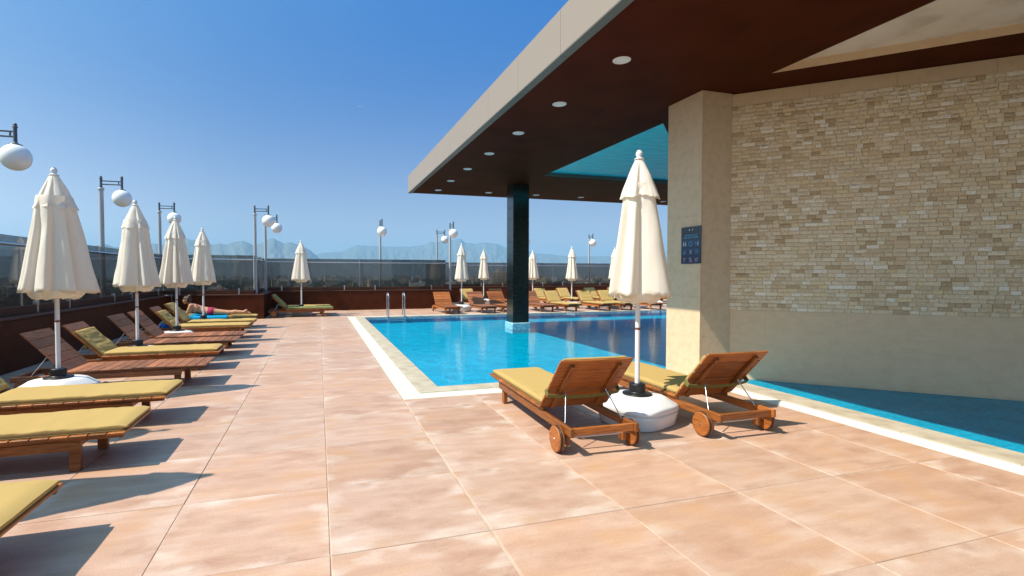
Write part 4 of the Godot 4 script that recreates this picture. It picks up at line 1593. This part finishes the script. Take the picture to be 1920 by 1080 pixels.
	# towel on the cushion and a blue bag on the floor
	var t := thing("beach_towel", "turquoise blue towel spread under the sunbathing woman", "towel", Vector3(-2.95, 0.343, -15.5))
	var nz := noise(77, 1.0, 2)
	var b := MB.new()
	var rings := []
	for i in 26:
		var row := PackedVector3Array()
		var x := lerpf(-0.42, 0.52, i / 25.0)
		for k in 22:
			var z := lerpf(-0.36, 0.40, k / 21.0)
			var y := 0.010 + 0.006 * nz.get_noise_2d(x * 7, z * 7)
			if z > 0.31:
				y -= (z - 0.31) * 1.6
			if x < -0.33:
				y += (-0.33 - x) * 0.36
			row.append(Vector3(x, y, minf(z, 0.325 + 0.004 * nz.get_noise_2d(x * 20, 3))))
		rings.append(row)
	b.loft(rings, false, false)
	var under := MB.new()
	for row in rings:
		for k in row.size():
			row[k].y -= 0.006
	rings.reverse()
	under.loft(rings, false, false)
	part(t, "cloth", b.mesh(), M.towel)
	part(t, "underside", under.mesh(), M.towel)
	var bag := thing("beach_bag", "crumpled blue beach bag on the floor behind a lounger", "bag", Vector3(-3.46, 0, -13.42))
	var bn := Net.new(Vector3(-0.3, -0.02, -0.25), Vector3(0.3, 0.55, 0.25), 0.02)
	bn.bone(Vector3(-0.10, 0.12, -0.05), Vector3(0.10, 0.13, 0.05), 0.13, 0.12, 0.05)
	bn.bone(Vector3(-0.06, 0.25, 0.0), Vector3(0.11, 0.30, 0.03), 0.10, 0.07, 0.05)
	bn.bone(Vector3(0.12, 0.06, 0.06), Vector3(0.17, 0.10, 0.02), 0.06, 0.05, 0.03)
	part(bag, "sack", bn.mesh(), M.bag)
	var hd := MB.new()
	hd.tube([Vector3(-0.08, 0.33, 0.02), Vector3(-0.04, 0.45, 0.02), Vector3(0.04, 0.47, 0.03), Vector3(0.10, 0.36, 0.04)], 0.012, 8)
	part(bag, "handle", hd.mesh(), M.bag)


# ------------------------------------------------------------------ city, hills, ground
func make_city() -> void:
	var gy := -30.0
	var ground := setting("city_ground")
	var gm := tri_tex(mat(lin(0.16, 0.15, 0.105), 0.95, 0.2), noise_tex(121, 0.02, 5, 512, [[0.0, Color(0.45, 0.55, 0.4)], [0.5, Color(0.8, 0.8, 0.7)], [1.0, Color(1, 0.97, 0.9)]]), Vector3(0.006, 0.006, 0.006), true)
	var b := MB.new()
	b.quad(Vector3(-14000, gy, 2500), Vector3(16000, gy, 2500), Vector3(16000, gy, -16000), Vector3(-14000, gy, -16000))
	part(ground, "plain", b.mesh(), gm)
	var body := thing("hotel_building", "hotel building carrying the roof terrace", "building", Vector3(7.5, gy, -11.3))
	b = MB.new()
	b.box(Vector3(-13.1, 0, -15.3), Vector3(13.1, -gy - 0.62, 14.5))
	part(body, "wall", b.mesh(), mat(lin(0.5, 0.46, 0.4), 0.8))

	var near := [[-60, 1.4], [-45, 1.9], [-34, 1.5], [-28, 2.2], [-22.88, 2.01], [-20.64, 2.51], [-19.2, 2.8], [-18.48, 2.58], [-17.46, 2.47], [-16.4, 2.76], [-15.32, 3.0], [-14.8, 2.86], [-13.77, 3.21], [-12.63, 3.51], [-12.02, 3.48], [-11.23, 3.19], [-10.42, 3.05], [-9.69, 3.18], [-9.05, 3.09], [-8.31, 3.36], [-7.55, 3.54], [-6.95, 3.31], [-6.54, 3.1], [-5.92, 3.23], [-5.24, 3.64], [-4.61, 3.88], [-4.08, 3.61], [-3.55, 3.34], [-3.01, 3.5], [-2.31, 3.32], [-1.6, 3.04], [-0.94, 2.71], [-0.28, 2.14], [0.28, 1.62], [1.57, 0.99], [3.58, 0.4], [5, 0.1]]
	var far := [[-4.2, 1.34], [-2.05, 1.83], [-0.39, 2.14], [0.45, 2.38], [2.55, 2.53], [3.3, 2.95], [4.17, 3.26], [5.45, 3.22], [7.7, 3.13], [9.91, 3.15], [11.6, 3.34], [12.33, 3.71], [13.73, 3.66], [14.76, 3.91], [15.43, 4.03], [15.8, 4.09], [16.29, 3.61], [17.51, 3.49], [18.61, 3.67], [19.83, 3.49], [21.05, 3.06], [23.29, 2.69], [24.38, 2.39], [25.88, 2.32], [27.07, 2.13], [28.84, 2.0], [32.87, 2.04], [37.29, 1.82], [43.46, 2.02], [50.34, 1.6], [60, 1.9], [72, 1.2]]
	var rock := tri_tex(mat(lin(0.185, 0.20, 0.20), 1.0, 0.1), noise_tex(131, 0.02, 5, 512, [[0.0, Color(0.85, 0.87, 0.82)], [1.0, Color(1, 1, 1)]]), Vector3(0.0008, 0.0008, 0.0008), true)
	mountains("mountains", near, 9000.0, gy, rock, 0.12)
	mountains("far_mountains", far, 12500.0, gy, rock, 0.14)
	make_buildings(gy)
	make_trees(gy)


func mountains(called: String, table: Array, dist: float, gy: float, m: Material, step: float) -> void:
	var o := setting(called)
	var nz := noise(141, 1.0, 5)
	var b := MB.new()
	var rings := []
	var rows := 14
	for r in rows + 3:
		rings.append(PackedVector3Array())
	var az: float = table[0][0]
	var k := 0
	while az < table[-1][0]:
		while az > table[k + 1][0]:
			k += 1
		var f: float = (az - table[k][0]) / (table[k + 1][0] - table[k][0])
		f = f * f * (3 - 2 * f) * 0.5 + f * 0.5
		var el: float = lerpf(table[k][1], table[k + 1][1], f) + 0.05 * nz.get_noise_1d(az * 2.3)
		var h := dist * tan(deg_to_rad(el)) - gy
		var a := deg_to_rad(az)
		var dir := Vector3(sin(a), 0, -cos(a))
		for r in rows + 3:
			# rows 0..1 lie behind the ridge, 2 is the ridge, the rest come down towards the plain
			var t := float(r - 2) / rows
			var d := dist - maxf(t, 0.0) * dist * 0.30 + (0.0 if r >= 2 else (2 - r) * dist * 0.06)
			var y := h
			if r < 2:
				y = h * (0.45 if r == 1 else 0.0)
			elif r > 2:
				y = h * pow(1.0 - t, 1.25) * (1.0 + 0.30 * t * nz.get_noise_2d(az * 0.9 + 30, t * 3.0)) + h * 0.035 * sin(PI * t) * nz.get_noise_2d(az * 1.8, t * 7.0 + 9)
			rings[r].append(Vector3(0, gy - 4.0, 0) + dir * d + Vector3(0, maxf(y, 0.0), 0))
		az += step
	b.loft(rings, false, false)
	part(o, "slope", b.mesh(), m)


func make_buildings(gy: float) -> void:
	var r := RandomNumberGenerator.new()
	r.seed = 31
	var walls := [lin(0.62, 0.58, 0.50), lin(0.66, 0.50, 0.33), lin(0.55, 0.40, 0.26), lin(0.70, 0.68, 0.64), lin(0.50, 0.46, 0.40)]
	var words := ["cream", "ochre", "tan", "white", "grey"]
	var wm := []
	for c: Color in walls:
		wm.append(mat(c, 0.85, 0.3))
	var dark := mat(lin(0.035, 0.04, 0.045), 0.2, 0.5)
	var roofm := mat(lin(0.33, 0.12, 0.06), 0.85)
	var made := 0
	var used := []
	# one taller block that stands up behind the far parasols
	var list := [[20.2, 560.0, 20.0, 33.0, 1], [-9.5, 470.0, 22.0, 17.0, 1], [-6.2, 620.0, 24.0, 19.0, 0]]
	var tries := 0
	while list.size() < 330 and tries < 4000:
		tries += 1
		var d := 520.0 + 2500.0 * pow(r.randf(), 1.1)
		list.append([r.randf_range(-31.0, 44.0), d, r.randf_range(12.0, 24.0), r.randf_range(9.0, 22.0) + d * 0.002, r.randi() % 5])
	for q: Array in list:
		var a := deg_to_rad(q[0])
		var at := Vector3(sin(a) * q[1], gy, -cos(a) * q[1])
		var clear := true
		for u: Vector3 in used:
			if Vector2(u.x - at.x, u.z - at.z).length() < 42.0:
				clear = false
		if not clear:
			continue
		used.append(at)
		var w: float = q[2]
		var h: float = q[3]
		var dp := r.randf_range(11.0, 18.0)
		var o := thing("apartment_building", "%s apartment block in the distant city beyond the glass railing" % words[q[4]] if made > 2 else ["tall ochre block with balconies seen just left of the dark column", "ochre block with window rows seen low through the left corner glass", "cream block with window rows seen through the left corner glass"][made], "building", at, -a + r.randf_range(-0.5, 0.5), "blocks of the distant city")
		made += 1
		b_wall(o, w, h, dp, wm[q[4]], dark, roofm if r.randf() < 0.3 else wm[4], made == 1 or r.randf() < 0.3, r)


func b_wall(o: Node3D, w: float, h: float, d: float, wall: Material, dark: Material, roof: Material, balcony: bool, r: RandomNumberGenerator) -> void:
	part(o, "wall", cbox(Vector3(w, h, d), 0.1), wall, Vector3(0, h * 0.5, 0))
	part(o, "roof", cbox(Vector3(w + 0.8, 0.7, d + 0.8), 0.1), roof, Vector3(0, h + 0.35, 0))
	part(o, "stair_tower", cbox(Vector3(4.0, 2.6, 4.0), 0.1), wall, Vector3(r.randf_range(-0.3, 0.3) * w, h + 2.0, 0))
	var b := MB.new()
	var s := MB.new()
	var floors := floori(h / 3.1)
	var n := floori(w / 3.2)
	for f in floors:
		var y := (f + 0.5) * h / floors
		for k in n:
			var x := (k + 0.5) * w / n - w * 0.5
			b.box(Vector3(x - 0.75, y - 0.75, d * 0.5 - 0.2), Vector3(x + 0.75, y + 0.8, d * 0.5 + 0.06))
		for k in 3:
			var z := (k + 0.5) * d / 3 - d * 0.5
			b.box(Vector3(w * 0.5 - 0.2, y - 0.75, z - 0.75), Vector3(w * 0.5 + 0.06, y + 0.8, z + 0.75))
			b.box(Vector3(-w * 0.5 - 0.06, y - 0.75, z - 0.75), Vector3(-w * 0.5 + 0.2, y + 0.8, z + 0.75))
		if balcony:
			s.box(Vector3(-w * 0.42, y - 1.2, d * 0.5), Vector3(w * 0.42, y - 0.35, d * 0.5 + 1.3))
	part(o, "window_grid", b.mesh(), dark).set_meta("kind", "stuff")
	if balcony:
		part(o, "balcony_fronts", s.mesh(), wall).set_meta("kind", "stuff")


func make_trees(gy: float) -> void:
	var r := RandomNumberGenerator.new()
	r.seed = 53
	# one crown: leaf clumps scattered through a rounded volume
	var b := MB.new()
	b.tinted = true
	for k in 150:
		var p := Vector3(r.randfn(), r.randfn(), r.randfn()).normalized() * pow(r.randf(), 0.4)
		p = Vector3(p.x * 3.4, 5.2 + p.y * 2.9, p.z * 3.4)
		var n1 := Vector3(r.randfn(), r.randfn(), r.randfn()).normalized() * 0.85
		var n2 := n1.cross(Vector3(r.randfn(), r.randfn(), r.randfn())).normalized() * 0.85
		var g := r.randf_range(0.7, 1.25)
		b.tint = Color(0.055 * g, 0.075 * g, 0.024 * g)
		b.quad(p - n1, p + n2, p + n1, p - n2)
	b.tint = Color(0.09, 0.06, 0.04)
	b.box(Vector3(-0.25, 0, -0.25), Vector3(0.25, 4.0, 0.25))
	var m := mat(Color.WHITE, 0.8, 0.3)
	m.vertex_color_use_as_albedo = true
	var mm := MultiMesh.new()
	mm.transform_format = MultiMesh.TRANSFORM_3D
	mm.mesh = b.mesh()
	var n := 4200
	mm.instance_count = n
	for k in n:
		var a := deg_to_rad(r.randf_range(-33.0, 46.0))
		var d := 330.0 + 2100.0 * pow(r.randf(), 1.3)
		var s := r.randf_range(0.7, 1.5)
		mm.set_instance_transform(k, Transform3D(Basis(Vector3.UP, r.randf() * TAU).scaled(Vector3(s, s * r.randf_range(0.8, 1.3), s)), Vector3(sin(a) * d, gy, -cos(a) * d)))
	var o := MultiMeshInstance3D.new()
	o.name = "city_trees"
	o.multimesh = mm
	o.material_override = m
	add_child(o)
	tag(o, "dark green trees filling the gaps between the distant city blocks", "trees", "", "stuff")


func make_plane() -> void:
	# a small white airliner high in the distance, wings level
	var o := thing("airplane", "tiny white airplane high in the blue sky", "airplane", Vector3(0.075, 0.309, -0.948) * 2600.0 + Vector3(0, 1.5, 0), 0.25)
	var white := mat(lin(0.8, 0.8, 0.8), 0.4)
	var b := MB.new()
	b.tube([Vector3(-9, 0, 0), Vector3(-8, 0.1, 0), Vector3(6, 0, 0), Vector3(9, 0.5, 0)], 0.9, 10)
	part(o, "fuselage", b.mesh(), white)
	for s: float in [-1.0, 1.0]:
		b = MB.new()
		b.box(Vector3(-1.5, -0.4, 0.0), Vector3(1.2, -0.1, 8.0))
		part(o, "wing", b.mesh(), white, Vector3.ZERO, Vector3(0, 0 if s > 0 else PI, 0))
	b = MB.new()
	b.box(Vector3(6.2, 0.6, -0.15), Vector3(8.6, 3.6, 0.15))
	part(o, "tail_fin", b.mesh(), white)
